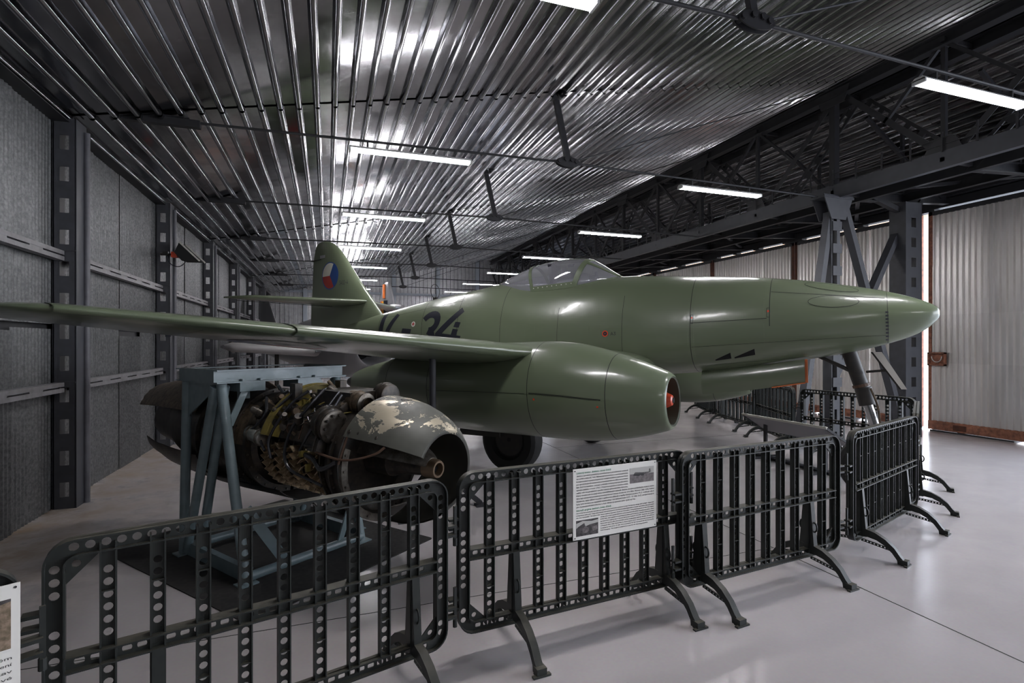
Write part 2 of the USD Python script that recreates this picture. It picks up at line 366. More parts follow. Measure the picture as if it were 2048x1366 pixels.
part(wl, 'eaves_angle', prof(L_(.16, .12, .012), (XW - .02, -8, 3.98), (XW - .02, 27.3, 3.98)), 'dark_steel', smooth=False)
part(wl, 'outer_lining', bx(XW - .12, XW - .06, -8.2, 27.5, 0, 4.3), 'dark_steel', smooth=False)

# ---- back wall: two tiers of wide-ribbed sheets, posts and a girt
wb = thing('wall_back', kind='structure')
def rib_sheet(w, n, depth, flat, side):
    return trap(w, w / n, depth, flat, side)
for k in range(12):
    x0 = XW + k * 1.2
    t = rib_sheet(1.2, 6, .045, .115, .018)
    for r in range(2):
        P = []
        for a, b in t:
            x = x0 + a
            P.append([V(x, YB - b * -1 - .012 * r, z) for z in ((0, 4.22) if r == 0 else (4.2, roof(x) + .15))])
        part(wb, 'wall_sheet', grid(P), 'back_sheet', smooth=False)
for x in (-1.0, .9, 3.16, 5.4, 7.5, 9.7):
    part(wb, 'post', prof(I_(.18, .16, .02), (x, YB - .16, 0), (x, YB - .16, roof(x) - .05), up=(0, 1, 0)), 'light_steel', smooth=False)
for z in (4.2, 1.9):
    part(wb, 'girt', bx(XW, XD, YB - .1, YB - .05, z - .06, z + .06), 'light_steel', smooth=False)
part(wb, 'outer_lining', bx(XW - .1, XD + .8, YB + .1, YB + .16, 0, 7), 'dark_steel', smooth=False)

# ---- wall behind the camera and its return, dark sheets
wf = thing('wall_front', kind='structure')
part(wf, 'wall_sheet', bx(XW - .1, XD + .6, -8.3, -8.2, 0, 6.6), 'back_sheet', smooth=False)
# ---- right wall: fascia above the sliding doors; the door line stands open nearer than y = 4.1
wr = thing('wall_right', kind='structure')
part(wr, 'fascia_sheet', bx(XD + .42, XD + .48, -8.3, 27.5, 4.46, 5.75), 'dark_steel', smooth=False)
part(wr, 'header_beam', prof(U_(.22, .26, .02), (XD - .16, -8.3, 4.62), (XD - .16, 27.3, 4.62)), 'dark_steel', smooth=False)
part(wr, 'door_track', bx(XD - .04, XD + .14, 4.0, 27.3, 4.315, 4.47), 'dark_steel', smooth=False)
parts(wr, 'track_hanger', [bx(XD - .03, XD + .13, y - w / 2, y + w / 2, 4.28, 4.32) for y, w in [(7.3, .5), (8.6, .2), (9.4, .16), (10.4, .6), (11.6, .2), (12.4, .14), (13.5, .7), (15.0, .3), (16.5, .5), (18, .4), (19.6, .6), (21.4, .5), (22.7, .6), (25, 1.2)]], 'dark_steel', smooth=False)
part(wr, 'floor_track', [bx(XD - .08, XD + .16, y0, y1, 0, .022) for y0, y1 in ((3.9, 5.5), (5.75, 7.1), (7.4, 8.35), (8.7, 9.6), (9.95, 11), (11.2, 13), (13.3, 16), (16.2, 27.3))], 'dark_steel', smooth=False)
part(wr, 'rain_hood', bx(XD + .14, XD + 1.0, 4.0, 27.3, 4.42, 4.48), 'hood_orange', smooth=False)
part(wr, 'side_sheet', bx(XD + .1, XD + .16, -8.3, -5.5, 0, 4.5), 'back_sheet', smooth=False)

# ---- sliding door leaves
def door_leaf(n, y0, y1, x, label_near=False):
    d = thing(f'door_{n}', kind='structure')
    W = y1 - y0; nc = 3; rows = [(.14, 1.32), (1.28, 2.25), (2.2, 3.2), (3.15, 4.25)]
    for c in range(nc):
        w = (W - .12) / nc; a = y0 + .06 + c * w
        t = rib_sheet(w + .02, int(round(w / .098)), .034, .046, .014)
        for r, (z0, z1) in enumerate(rows):
            P = [[V(x + b + .004 * r + .006 * (c % 2), a + u, z) for z in (z0, z1)] for u, b in t]
            part(d, 'door_sheet', grid(P), 'door_sheet', smooth=False)
    for y in (y0 + .03, y1 - .03):
        part(d, 'frame_stile', bx(x - .03, x + .05, y - .035, y + .035, .03, 4.27), 'rust_orange' if y < 7.6 else 'rust', smooth=False)
    part(d, 'bottom_rail', prof(U_(.07, .17, .012), (x - .05, y0, .115), (x - .05, y1, .115)), 'rust_orange', smooth=False)
    part(d, 'top_rail', bx(x - .03, x + .05, y0, y1, 4.2, 4.28), 'dark_steel', smooth=False)
    for y in (y0 + .55, y1 - .55):
        w = lathe([(-.03, 0), (-.03, .07), (-.018, .085), (.018, .085), (.03, .07), (.03, 0)], o=(x, y, .087), ax=(1, 0, 0), n=16)
        part(d, 'wheel', [w, bx(x - .055, x - .035, y - .11, y + .11, .06, .16)], 'rust')
    return d
near = door_leaf(1, 4.1, 7.15, XD)
# pull recess in the near leaf
hy, hz = 6.98, 1.40
R0, R1 = XD - .085, XD - .045
part(near, 'pull_recess', [bx(R0, R1, hy - .16, hy - .13, hz - .13, hz + .13), bx(R0, R1, hy + .13, hy + .16, hz - .13, hz + .13), bx(R0, R1, hy - .16, hy + .16, hz + .10, hz + .13),
     bx(R0, R1, hy - .16, hy + .16, hz - .13, hz - .10), bx(XD - .052, XD - .045, hy - .15, hy + .15, hz - .12, hz + .12)], 'rust_orange', smooth=False)
part(near, 'pull_handle', tube([(XD - .075, hy + .09 * math.cos(t), hz + .05 + .10 * math.sin(t) * 1.1) for t in np.linspace(math.pi, 2 * math.pi, 12)], .009), 'lectern_edge')
for n in range(6):
    door_leaf(n + 2, 7.36 + 3.06 * n, 7.36 + 3.06 * (n + 1) - .03, XD + .09)

# ---- battened wall columns
def wall_column(yc, label):
    t = thing('wall_column', label, 'column', 'battened columns along the left wall', loc=(XW, yc, 0))
    holes = [rrect(.055, z, .135, z + .15, .004, 1) for z in np.arange(.12, 3.9, .325)]
    face = sbox(0.0, 0, .19, 4.02).difference(unary_union(holes))
    part(t, 'batten_plate', [plate(face, (0, y, 0), (1, 0, 0), (0, 0, 1), .012) for y in (-.114,)], 'column_steel', smooth=False)
    part(t, 'inner_flange', bx(.185, .199, -.12, .12, 0, 4.02), 'grey_steel', smooth=False)
    part(t, 'outer_flange', bx(-.004, .008, -.12, .12, 0, 4.02), 'column_steel', smooth=False)
    part(t, 'edge_pipe', rod((.215, .085, 0), (.215, .085, 3.95), .030, 12), 'pipe_grey')
    part(t, 'girt_cleat', [bx(.0, .19, -.13, .13, z - .006, z + .006) for z in (1.30, 2.66)], 'column_steel', smooth=False)
    return t
ords = ['nearest', 'second nearest', 'third nearest', 'fourth nearest', 'fifth nearest', 'sixth nearest', 'farthest']
for k in range(6):
    wall_column(6.78 + 3.46 * k, f'grey battened steel column with square holes, {ords[k]} of those on the left wall')

# ---- tie rods with hangers across the hangar, one at each truss
def tie_rod(y, label):
    t = thing('tie_rod', label, 'tie rod', 'tie rods under the roof', loc=(0, y, 0))
    pl = V(3.2, 0, 4.25)
    part(t, 'rod', [rod((-1.5, 0, 4.18), (3.2, 0, 4.25), .016), rod((3.2, 0, 4.25), (XG, 0, 4.19), .016)], 'dark_steel')
    part(t, 'end_bar', [bx(XW + .1, -1.35, -.04, .04, 4.12, 4.20), bx(XW + .1, -1.45, -.06, .06, 4.2, 4.212)], 'dark_steel', smooth=False)
    g = affinity.scale(ngon(.17, 24), 1.05, .42)
    part(t, 'gusset_plate', [plate(g, pl + V(0, o, 0), (1, 0, 0), (0, 0, 1), .012) for o in (-.03, .03)] + [cyl(pl + V(dx, -.055, dz), pl + V(dx, .055, dz), .028, 8) for dx, dz in ((-.14, 0), (.12, .01), (-.04, .03), (.05, .03))], 'dark_steel')
    top = V(3.0, 0, roof(3.0))
    part(t, 'hanger', [prof(L_(.05, .05, .008), pl + V(.02, .01, 0), top + V(.02, .01, 0)), prof(L_(.05, .05, .008), pl + V(-.03, -.02, 0), top + V(-.03, -.02, 0)), plate(sbox(-.1, -.05, .1, .05), top + V(0, 0, -.05), (1, 0, .2), (0, 1, 0), .01)], 'dark_steel', smooth=False)
    part(t, 'diagonal_rod', rod(pl + V(.1, 0, .03), (8.1, 0, 6.05), .009, 6), 'dark_steel')
    return t
rod0 = tie_rod(YT[0], 'dark tie rod crossing overhead nearest the camera, with bolted hanger plate')
for k in range(1, 7):
    dup(rod0, (0, YT[k], 0), 0, f'dark tie rod with hanger crossing under the ceiling, {ords[k]} to the camera')

# ---- strip lamps hung under the rods
def strip_lamp(x, y, label, side):
    t = thing('strip_lamp', label, 'lamp', f'strip lamps in the {side} row', loc=(x, y, 4.075))
    part(t, 'housing', [plate(Polygon([(-.06, .02), (.06, .02), (.035, .05), (-.035, .05)]), (0, 0, 0), (0, 1, 0), (0, 0, 1), 1.54)], 'lamp_body', smooth=False)
    part(t, 'diffuser', [plate(Polygon([(-.058, .018), (-.045, -.008), (.045, -.008), (.058, .018)]), (0, 0, 0), (0, 1, 0), (0, 0, 1), 1.50)], 'lamp_glow', smooth=False)
    part(t, 'end_cap', [bx(s * .76 - .01, s * .76 + .01, -.06, .06, -.01, .03) for s in (-1, 1)], 'lamp_body', smooth=False)
    parts(t, 'clip', [bx(d - .01, d + .01, -.02, .02, .045, .125) for d in (-.55, .55)], 'dark_steel', smooth=False)
    return t
lampL = strip_lamp(1.02, YT[0], 'lit white strip lamp of the left row, cut by the top edge of the photo', 'left')
lampR = strip_lamp(5.85, YT[0], 'lit white strip lamp of the right row, largest, at the upper right under the girder', 'right')
for k in range(1, 7):
    dup(lampL, (1.02, YT[k], 4.075), 0, f'lit white strip lamp of the left row, {ords[k]} to the camera', 'strip lamps in the left row')
    dup(lampR, (5.85, YT[k], 4.075), 0, f'lit white strip lamp of the right row, {ords[k]} to the camera', 'strip lamps in the right row')

for y in (-3.58,):                        # the rows go on behind the camera
    dup(rod0, (0, y, 0), 0, 'dark tie rod behind the camera', 'tie rods behind the camera')
    for x in (1.02, 5.85): dup(lampL, (x, y, 4.075), 0, 'lit white strip lamp behind the camera', 'strip lamps behind the camera')
# ---- the long lattice girder under the ridge
gd = thing('lattice_girder', 'long dark lattice girder running under the roof ridge above the aircraft', 'girder')
ZB, ZT, X2 = 4.30, 6.0, XG + .62
part(gd, 'bottom_chord', [prof(U_(.09, .24, .014), (XG, -8, ZB), (XG, 27.2, ZB)), prof(U_(-.09, .24, .014).buffer(0), (XG + .13, -8, ZB), (XG + .13, 27.2, ZB))], 'grey_steel', smooth=False)
part(gd, 'bottom_chord', prof(U_(.09, .2, .014), (X2, -8, ZB), (X2, 27.2, ZB)), 'dark_steel', smooth=False)
for x in (XG + .06, X2):
    part(gd, 'top_chord', prof(I_(.16, .18, .016), (x, -8, ZT), (x, 27.2, ZT)), 'dark_steel', smooth=False)
S = 3.46
ny = [-.12 + S * k for k in range(0, 8)]
def member(p, q, w=.08, batt=False, name='diagonal'):
    p, q = V(*p), V(*q); r, u, d = frame(q - p, (1, 0, 0))
    if not batt: part(gd, name, prof(L_(w, w, .01), p, q, up=(1, 0, 0)), 'dark_steel', smooth=False); return
    n = np.cross(d, V(1, 0, 0)); L = np.linalg.norm(q - p)
    ms = [beam(p + n * s * w, q + n * s * w, .05, .02, up=(1, 0, 0)) for s in (-1, 1)]
    ms += [beam(p + d * k, p + d * (k + .11), 2.3 * w, .012, up=(1, 0, 0)) for k in np.arange(.2, L - .2, .30)]
    part(gd, name, ms, 'dark_steel', smooth=False)
for y in ny:
    x = XG + .06
    if y < YB - 1:
        member((x, y, ZT), (x, y + S / 2, ZB), .09); member((x, y + S, ZT), (x, y + S / 2, ZB), .09)
        member((X2, y, ZT), (X2, y + S / 2, ZB), .07, True); member((X2, y + S, ZT), (X2, y + S / 2, ZB), .07, True)
        member((x, y + S / 2, ZB), (x, y + S / 2, ZT), .06, name='vertical')
        member((x, y + S * .25, (ZT + ZB) / 2), (x, y + S * .5, ZT), .05, name='sub_diagonal'); member((x, y + S * .75, (ZT + ZB) / 2), (x, y + S * .5, ZT), .05, name='sub_diagonal')
    member((x, y, ZB), (x, y, ZT), .11 if abs(y - YT[1]) < .1 else .08, name='vertical')
    parts(gd, 'node_plate', [plate(Polygon([(-.32, .05), (.32, .05), (.22, -.22), (-.22, -.22)]), (x - .05, y, ZT), (0, 1, 0), (0, 0, 1), .014),
                            plate(Polygon([(-.3, -.05), (.3, -.05), (.16, .25), (-.16, .25)]), (x - .05, y + S / 2, ZB + .05), (0, 1, 0), (0, 0, 1), .014)], 'dark_steel', smooth=False)
    for f in (0, .5):
        yy = y + S * f
        if yy < YB:
            parts(gd, 'cross_strut', [beam((XG, yy, ZT), (X2, yy, ZT), .06, .06), beam((XG, yy, ZB), (X2, yy, ZB), .06, .06)], 'dark_steel', smooth=False)
stubs = []
for y in np.arange(-.1, 27, .43): stubs.append(bx(XG - .03, XG - .015, y - .012, y + .012, ZB + .1, ZB + .38))
part(gd, 'cable_rail', stubs + [rod((XG - .02, -2, ZB + .3), (XG - .02, 27, ZB + .3), .006, 5), rod((XG - .02, -2, ZB + .2), (XG - .02, 27, ZB + .2), .006, 5)], 'dark_steel', kind='stuff')

# ---- bracing between the girder and the door line
br = thing('roof_bracing', 'dark horizontal lattice bracing between the girder and the sliding doors', 'bracing')
for k, y in enumerate(ny):
    for yy in (y, y + S / 2):
        if yy > YB: continue
        part(br, 'cross_beam', prof(I_(.11, .16, .012), (X2, yy, ZB - .02), (XD - .1, yy, ZB + .12)), 'dark_steel', smooth=False)
        parts(br, 'knee_strut', [beam((XD - .25, yy, ZB + .15), (X2 + .2, yy, ZT - .3), .06, .05), beam((X2 + 1.1, yy, ZB + .1), (X2 + 1.1, yy, ZT - .45), .05, .05)], 'dark_steel', smooth=False)
    if y < YB - 1:
        part(br, 'diagonal', beam((X2, y, ZB + .05), (XD - .2, y + S / 2, ZB + .12), .07, .05), 'grey_steel', smooth=False)
        part(br, 'diagonal', beam((X2, y + S, ZB + .05), (XD - .2, y + S / 2, ZB + .12), .07, .05), 'dark_steel', smooth=False)
part(br, 'side_rail', [prof(I_(.10, .16, .012), (x, -2, ZB + dz), (x, 27.2, ZB + dz)) for x, dz in ((9.95, .05),)], 'dark_steel', smooth=False)

# ---- raking support tower under the girder and its outrigger post
def tower(y, label):
    t = thing('girder_tower', label, 'tower', loc=(XG, y, 0))
    for s in (-1, 1):
        part(t, 'leg', prof(U_(.07 * s, .20, .014).buffer(0), (-.02 + s * .02 + s * .06, 0, 0), (-.02 + s * .02 + s * .06, 0, 3.95), up=(0, 1, 0)), 'grey_steel', smooth=False)
    parts(t, 'batten', [bx(-.1, .1, -.105, -.09, z, z + .16) for z in np.arange(.2, 3.8, .38)], 'grey_steel', smooth=False)
    part(t, 'head_plate', [plate(Polygon([(-.16, -.35), (.16, -.35), (.34, .06), (-.34, .06)]), (0, -.12 + o, 4.16), (1, 0, 0), (0, 0, 1), .016) for o in (0, .24)] + [bx(-.34, .34, -.14, .14, 4.16, 4.2)], 'grey_steel', smooth=False)
    part(t, 'raking_leg', prof(U_(.10, .13, .012), (-.12, .0, 3.95), (-.82, 0, 0), up=(0, 1, 0)), 'grey_steel', smooth=False)
    part(t, 'raking_leg', prof(U_(.10, .13, .012), (.14, -.06, 4.02), (1.62, -.06, 0), up=(0, 1, 0)), 'grey_steel', smooth=False)
    part(t, 'brace', prof(U_(.10, .13, .012), (1.68, .06, 3.86), (-.05, .06, .95), up=(0, 1, 0)), 'grey_steel', smooth=False)
    part(t, 'base_plate', bx(-.3, .3, -.25, .25, 0, .03), 'grey_steel', smooth=False)
    return t
tower(YT[1], 'dark raking steel tower under the girder, behind the nose of the green jet')
tower(23.9, 'pale raking strut tower far back under the girder, above the canopy')
def outrigger(y, label):
    t = thing('outrigger_post', label, 'post', loc=(10.0, y, 0))
    face = sbox(-.2, 0, .2, 4.25).difference(unary_union([sbox(-.06, z, .06, z + .17) for z in np.arange(.2, 4, .36)]))
    part(t, 'batten_plate', [plate(face, (0, o, 0), (1, 0, 0), (0, 0, 1), .012) for o in (-.14,)], 'grey_steel', smooth=False)
    for s in (-1, 1): part(t, 'flange', bx(s * .2 - .008, s * .2 + .008, -.15, .15, 0, 4.25), 'column_steel', smooth=False)
    face2 = sbox(-.15, 0, .15, 4.25).difference(unary_union([sbox(-.05, z, .05, z + .17) for z in np.arange(.2, 4, .36)]))
    part(t, 'head_bracket', [beam((-.1, 0, 4.1), (-.85, 0, 4.3), .09, .09), beam((.0, 0, 3.9), (.55, 0, 4.5), .07, .09)], 'dark_steel', smooth=False)
    return t
outrigger(YT[1], 'tall grey battened post beside the sliding door gap')

# ================================================================== the green jet fighter
# body axes: s aft of the nose tip, y to starboard, z up from the nose tip
_cy, _sy = math.cos(math.radians(YAW)), math.sin(math.radians(YAW))
def _axes(yaw, pit):
    a = V(-math.cos(yaw) * math.cos(pit), math.sin(yaw) * math.cos(pit), -math.sin(pit))
    st = V(-math.sin(yaw), -math.cos(yaw), 0); u = np.cross(a, st)
    M = np.array([[_cy, _sy, 0], [-_sy, _cy, 0], [0, 0, 1]])
    return M @ a, M @ st, M @ u
AX, SX, UX = _axes(.5820, .0276)
NOSE = V(6.0952, 3.7893, 2.0226)
ORG = V(4.6, 0, -1.896)                      # the thing's base: under its main wheels
Mt = np.eye(4); Mt[:3, 0], Mt[:3, 1], Mt[:3, 2] = AX, SX, UX
Mt[:3, 3] = NOSE + ORG[0] * AX + ORG[2] * UX
def body(s, y, z): return NOSE + s * AX + y * SX + z * UX
jet = thing('jet_fighter', 'olive green twin-engined jet fighter with a three-coloured roundel on its fin', 'aircraft', M=Mt)
def ap(parent, name, m, mt, **k):
    if isinstance(m, list): m = cat(m)
    m = m.copy(); m.vertices = m.vertices - ORG
    return part(parent, name, m, mt, **k)

from scipy.interpolate import PchipInterpolator as PC
def tab(rows):
    r = np.array(rows, float); return PC(r[:, 0], r[:, 1])
ZT = tab([(0, 0), (.01, .045), (.04, .08), (.12, .13), (.25, .19), (.46, .265), (.79, .355), (1.29, .465), (1.84, .55), (2.44, .62), (3.11, .69), (3.54, .72), (4, .72), (4.6, .72), (5.2, .76), (5.58, .79), (6.02, .745), (6.68, .69), (7.27, .62), (7.9, .535), (8.37, .475), (9, .40), (10, .30), (10.47, .25)])
ZBt = tab([(0, 0), (.01, -.05), (.04, -.09), (.1, -.15), (.22, -.225), (.48, -.32), (.81, -.405), (1.32, -.49), (1.87, -.57), (2.5, -.63), (3.2, -.67), (4, -.68), (5, -.66), (6, -.56), (7, -.39), (8, -.19), (9, 0), (10, .10), (10.47, .18)])
WF = tab([(0, 0), (.01, .045), (.04, .085), (.12, .145), (.25, .205), (.46, .28), (.8, .36), (1.3, .445), (1.87, .515), (2.5, .565), (3.2, .60), (4, .615), (5, .59), (6, .505), (7, .40), (8, .285), (9, .165), (10, .07), (10.47, .03)])
ZC = tab([(0, 0), (.5, -.03), (1.3, -.10), (3, -.20), (5, -.18), (7, .03), (9, .19), (10.47, .22)])
NL = tab([(0, 2), (.5, 2.05), (2, 2.3), (4, 2.7), (6, 2.4), (8, 2.1), (10.47, 2)])
def spow(a, p): return np.sign(a) * np.abs(a) ** p
def fus(s, th):
    """th in radians from the top, positive to starboard"""
    s, th = np.broadcast_arrays(np.asarray(s, float), np.asarray(th, float))
    c, sn = np.cos(th), np.sin(th); nl = NL(s)
    e = np.where(c >= 0, 1.0, 2 / nl)
    y = WF(s) * np.where(c >= 0, sn, spow(sn, e))
    z = np.where(c >= 0, ZC(s) + (ZT(s) - ZC(s)) * c, ZC(s) + (ZC(s) - ZBt(s)) * spow(c, e))
    return np.stack([s, y, z], -1)
def norm_of(f, a, b, e=2e-3):
    du = f(a + e, b) - f(a - e, b); dv = f(a, b + e) - f(a, b - e); n = np.cross(dv, du)
    n = n / (np.linalg.norm(n, axis=-1, keepdims=True) + 1e-12); return n
def outward(f, a, b, ctr):
    n = norm_of(f, a, b); p = f(a, b)
    sg = np.sign(np.sum(n * (p - ctr(p)), -1, keepdims=True)); return n * np.where(sg == 0, 1, sg)
def fctr(p):
    q = np.array(p); q[..., 1] = 0; q[..., 2] = ZC(np.clip(q[..., 0], 0, 10.47)); return q
def closed(P):
    return grid(P, cv=True)
TH = np.linspace(-math.pi, math.pi, 73)[:-1]
def fsec(s0, s1, n, pw=1):
    ss = s0 + (s1 - s0) * np.linspace(0, 1, n) ** pw
    return closed(fus(ss[:, None], TH[None, :]))
ap(jet, 'nose_cone', fix(fsec(.0005, .457, 26, 2)), 'green_nose', smooth=True)
ap(jet, 'fuselage', fix(fsec(.463, 10.47, 150)), 'green_paint', smooth=True)
ap(jet, 'nose_joint', fix(at(fsec(.44, .48, 3), (0, 0, 0))).apply_scale(.995), 'line_dark')

def ribbon(f, pts, w, off, ctr, seg=.05, closed_=False):
    """strip of width w along parameter polyline pts [(a, b)], lifted by off"""
    pts = np.asarray(pts, float); P = f(pts[:, 0], pts[:, 1]); n = outward(f, pts[:, 0], pts[:, 1], ctr)
    t = np.gradient(P, axis=0); t /= np.linalg.norm(t, axis=1, keepdims=True) + 1e-12; b = np.cross(n, t)
    g = np.stack([P + n * off - b * w / 2, P + n * off + b * w / 2], 1)
    return grid(g)
def th_of(s, z, star=True):
    zc, zt, zb = ZC(s), ZT(s), ZBt(s)
    r = (z - zc) / (zt - zc) if z >= zc else (z - zc) / (zc - zb)
    r = max(-1, min(1, float(r))); c = r if r >= 0 else -abs(r) ** (NL(s) / 2)
    return math.acos(c)
def fring(s, z0, z1, w=.008, lean=0):
    t0, t1 = th_of(s, z0), th_of(s, z1)
    t = np.linspace(t0, t1, 40); return ribbon(fus, np.stack([s + lean * (np.cos(t)), t], 1), w, .0016, fctr)
def fline(s0, z0, s1, z1, w=.008):
    k = np.linspace(0, 1, 30); return ribbon(fus, [(s0 + (s1 - s0) * q, th_of(s0 + (s1 - s0) * q, z0 + (z1 - z0) * q)) for q in k], w, .0016, fctr)
lines = [fring(2.44, .62, -.62), fring(1.57, .5, -.08), fring(5.25, .70, -.4), fring(6.15, .7, -.2), fring(7.0, .6, -.1), fring(8.2, .5, .1), fring(4.25, .3, -.3, .006), fring(3.3, .4, -.5, .006)]
for l in lines: ap(jet, 'panel_joint', l, 'line_dark', smooth=True)
for l in (fline(2.43, -.005, 1.60, .01), fline(1.56, .32, .48, .175), fline(2.43, -.3, .48, -.22, .004), fline(6.1, .55, 8.2, .36, .005), fline(2.2, -.52, 1.2, -.44, .006)):
    ap(jet, 'panel_joint', l, 'line_dark', smooth=True)
def fdecal(poly, lift=.002, size=.03, mapper=None):
    """2-D polygon (s, z) laid on the starboard side"""
    ms = []
    for g in getattr(poly, 'geoms', [poly]):
        v, f = trimesh.creation.triangulate_polygon(g, engine='earcut')
        v3, f3 = trimesh.remesh.subdivide_to_size(np.c_[v, np.zeros(len(v))], f, size)
        a = v3[:, 0]; b = np.array([(mapper or th_of)(p[0], p[1]) for p in v3])
        P = fus(a, b) + outward(fus, a, b, fctr) * lift
        m = trimesh.Trimesh(P, f3, process=False)
        if m.face_normals[:, 1].mean() < 0: m.invert()
        ms.append(m)
    return cat(ms)
# raised oval gun-port covers, flush plates
def oval(cx, cz, a, b, rot=0): return affinity.translate(affinity.rotate(affinity.scale(ngon(1, 40), a, b), rot, origin=(0, 0)), cx, cz)
for c in ((.95, .165, .235, .062, 3.5), (.97, .335, .26, .035, 13)):
    o = oval(*c)
    ap(jet, 'gun_port_cover', fdecal(o, .004), 'green_paint', smooth=True)
    ap(jet, 'gun_port_seam', fdecal(o.buffer(.006).difference(o.buffer(-.002)), .003), 'line_dark', smooth=True)
for sx, zx in ((2.42, .04), (1.585, .075)):
    ap(jet, 'toggle_latch', [fdecal(sbox(sx - .016, zx - .055, sx + .016, zx + .055).difference(sbox(sx - .011, zx - .05, sx + .011, zx + .05)), .003)], 'line_dark')
    ap(jet, 'latch_mark', fdecal(sbox(sx - .009, zx + .005, sx + .009, zx + .028), .003), 'bullet_red')
for (a, b, c, d) in ((2.18, -.47, 2.0, -.405), (1.965, -.445, 1.74, -.365)):
    ap(jet, 'cartridge_chute', fdecal(Polygon([(a, b), (a, b + .014), (c, d + .03), (c, d - .04)]), .003), 'black_void')
for k in range(9):
    z = .03 - k * .036
    ap(jet, 'black_square', fdecal(sbox(.455, z - .018, .482, z), .003), 'marking_black')
# filler mark by the wing root and a first-aid mark
fm = (3.53, -.095)
ap(jet, 'filler_mark', fdecal(ngon(.042, 24, fm).difference(ngon(.028, 24, fm)), .003), 'bullet_red')
ap(jet, 'filler_mark', fdecal(ngon(.028, 24, fm).difference(ngon(.009, 12, fm)), .003), 'marking_black')
ap(jet, 'filler_mark', fdecal(ngon(.009, 12, fm), .003), 'marking_red')
def letters(s, s0, z0, h, lean=0.0, th=None, mir=-1):
    m = meshkit.text_mesh(s, h, .001); v = m.vertices
    return v, m
def fuse_text(s, s0, z0, h, mt, lift=.003):
    m = meshkit.text_mesh(s, h, .0005); sel = m.vertices[m.faces].mean(1)
    f = m.faces[np.abs(m.vertices[m.faces][:, :, 2]).max(1) < 1e-6]
    v3, f3 = trimesh.remesh.subdivide_to_size(m.vertices, f, .02)
    a = s0 - v3[:, 0]; b = np.array([th_of(p, q) for p, q in zip(a, z0 + v3[:, 1])])
    g = trimesh.Trimesh(fus(a, b) + outward(fus, a, b, fctr) * lift, f3, process=False)
    if g.face_normals[:, 1].mean() < 0: g.invert()
    ap(jet, 'stencil', g, mt)
fuse_text('A3', 3.455, -.12, .042, 'marking_black')
cx = (7.22, .215)
ap(jet, 'first_aid_mark', fdecal(oval(*cx, .052, .047), .003), 'marking_white')
ap(jet, 'first_aid_mark', fdecal(unary_union([sbox(cx[0] - .03, cx[1] - .011, cx[0] + .03, cx[1] + .011), sbox(cx[0] - .011, cx[1] - .03, cx[0] + .011, cx[1] + .03)]), .004), 'marking_red')
# code V-34: strokes drawn in (u to the right = towards the nose, height), slanted, wrapped round the side
def strokes(ls, w): return unary_union([LineString(l).buffer(w, cap_style=2, join_style=2) for l in ls])
def arc(cx, cy, rx, ry, a0, a1, n=14): return [(cx + rx * math.cos(t), cy + ry * math.sin(t)) for t in np.radians(np.linspace(a0, a1, n))]
three = strokes([arc(.20, .56, .17, .15, 165, -80), arc(.20, .22, .19, .20, 85, -160)], .062).difference(sbox(-1, .355, .12, .40))
four = strokes([[(.40, .74), (.04, .25)], [(.0, .24), (.58, .24)], [(.42, .52), (.42, .0)]], .06).difference(sbox(.33, .40, .58, .43))
vee = strokes([[(.0, .70), (.17, .02)], [(.17, .02), (.38, .70)]], .056)
dash = sbox(0, .26, .24, .34)
def wrap_th(s, v):
    """v metres of arc above the widest line"""
    t = np.linspace(math.pi, 0, 160); P = fus(np.full(160, s), t); d = np.r_[0, np.cumsum(np.linalg.norm(np.diff(P, axis=0), axis=1))]
    i = np.argmin(np.abs(t - math.pi / 2)); return float(np.interp(v + d[i], d, t))
for nmx, poly, s0, v0 in (('code_letter', vee, 8.22, -.36), ('code_dash', dash, 7.50, -.26), ('code_digit', three, 7.08, -.34), ('code_digit', four, 6.62, -.24)):
    q = affinity.skew(poly, 22, 0, origin=(0, .35)); q = affinity.affine_transform(q, [-1, 0, 0, 1, s0, v0 - .0])
    ap(jet, nmx, fdecal(q, .0035, .04, wrap_th), 'marking_black', smooth=True)
# rivet rows that catch the light below the cockpit
rv = []
for s in np.arange(3.55, 5.2, .03): rv += [(s, .07 + .02 * math.sin(s * 3)), (s, .045 + .02 * math.sin(s * 3))]
for s in np.arange(3.6, 5.2, .17): rv += [(s, z) for z in np.arange(-.08, .03, .018)]
for s in np.arange(1.65, 2.4, .05): rv += [(s, -.02)]
for z in np.arange(-.3, .5, .03): rv += [(1.63, z), (2.47, z), (2.40, z - .15)]
P = np.array([(a, th_of(a, b)) for a, b in rv]); Q = fus(P[:, 0], P[:, 1]); Nn = outward(fus, P[:, 0], P[:, 1], fctr)
ap(jet, 'rivets', [lathe([(0, .0045), (.0016, .003), (.0018, 0)], o=q, ax=n, n=6) for q, n in zip(Q, Nn)], 'green_paint', kind='stuff')

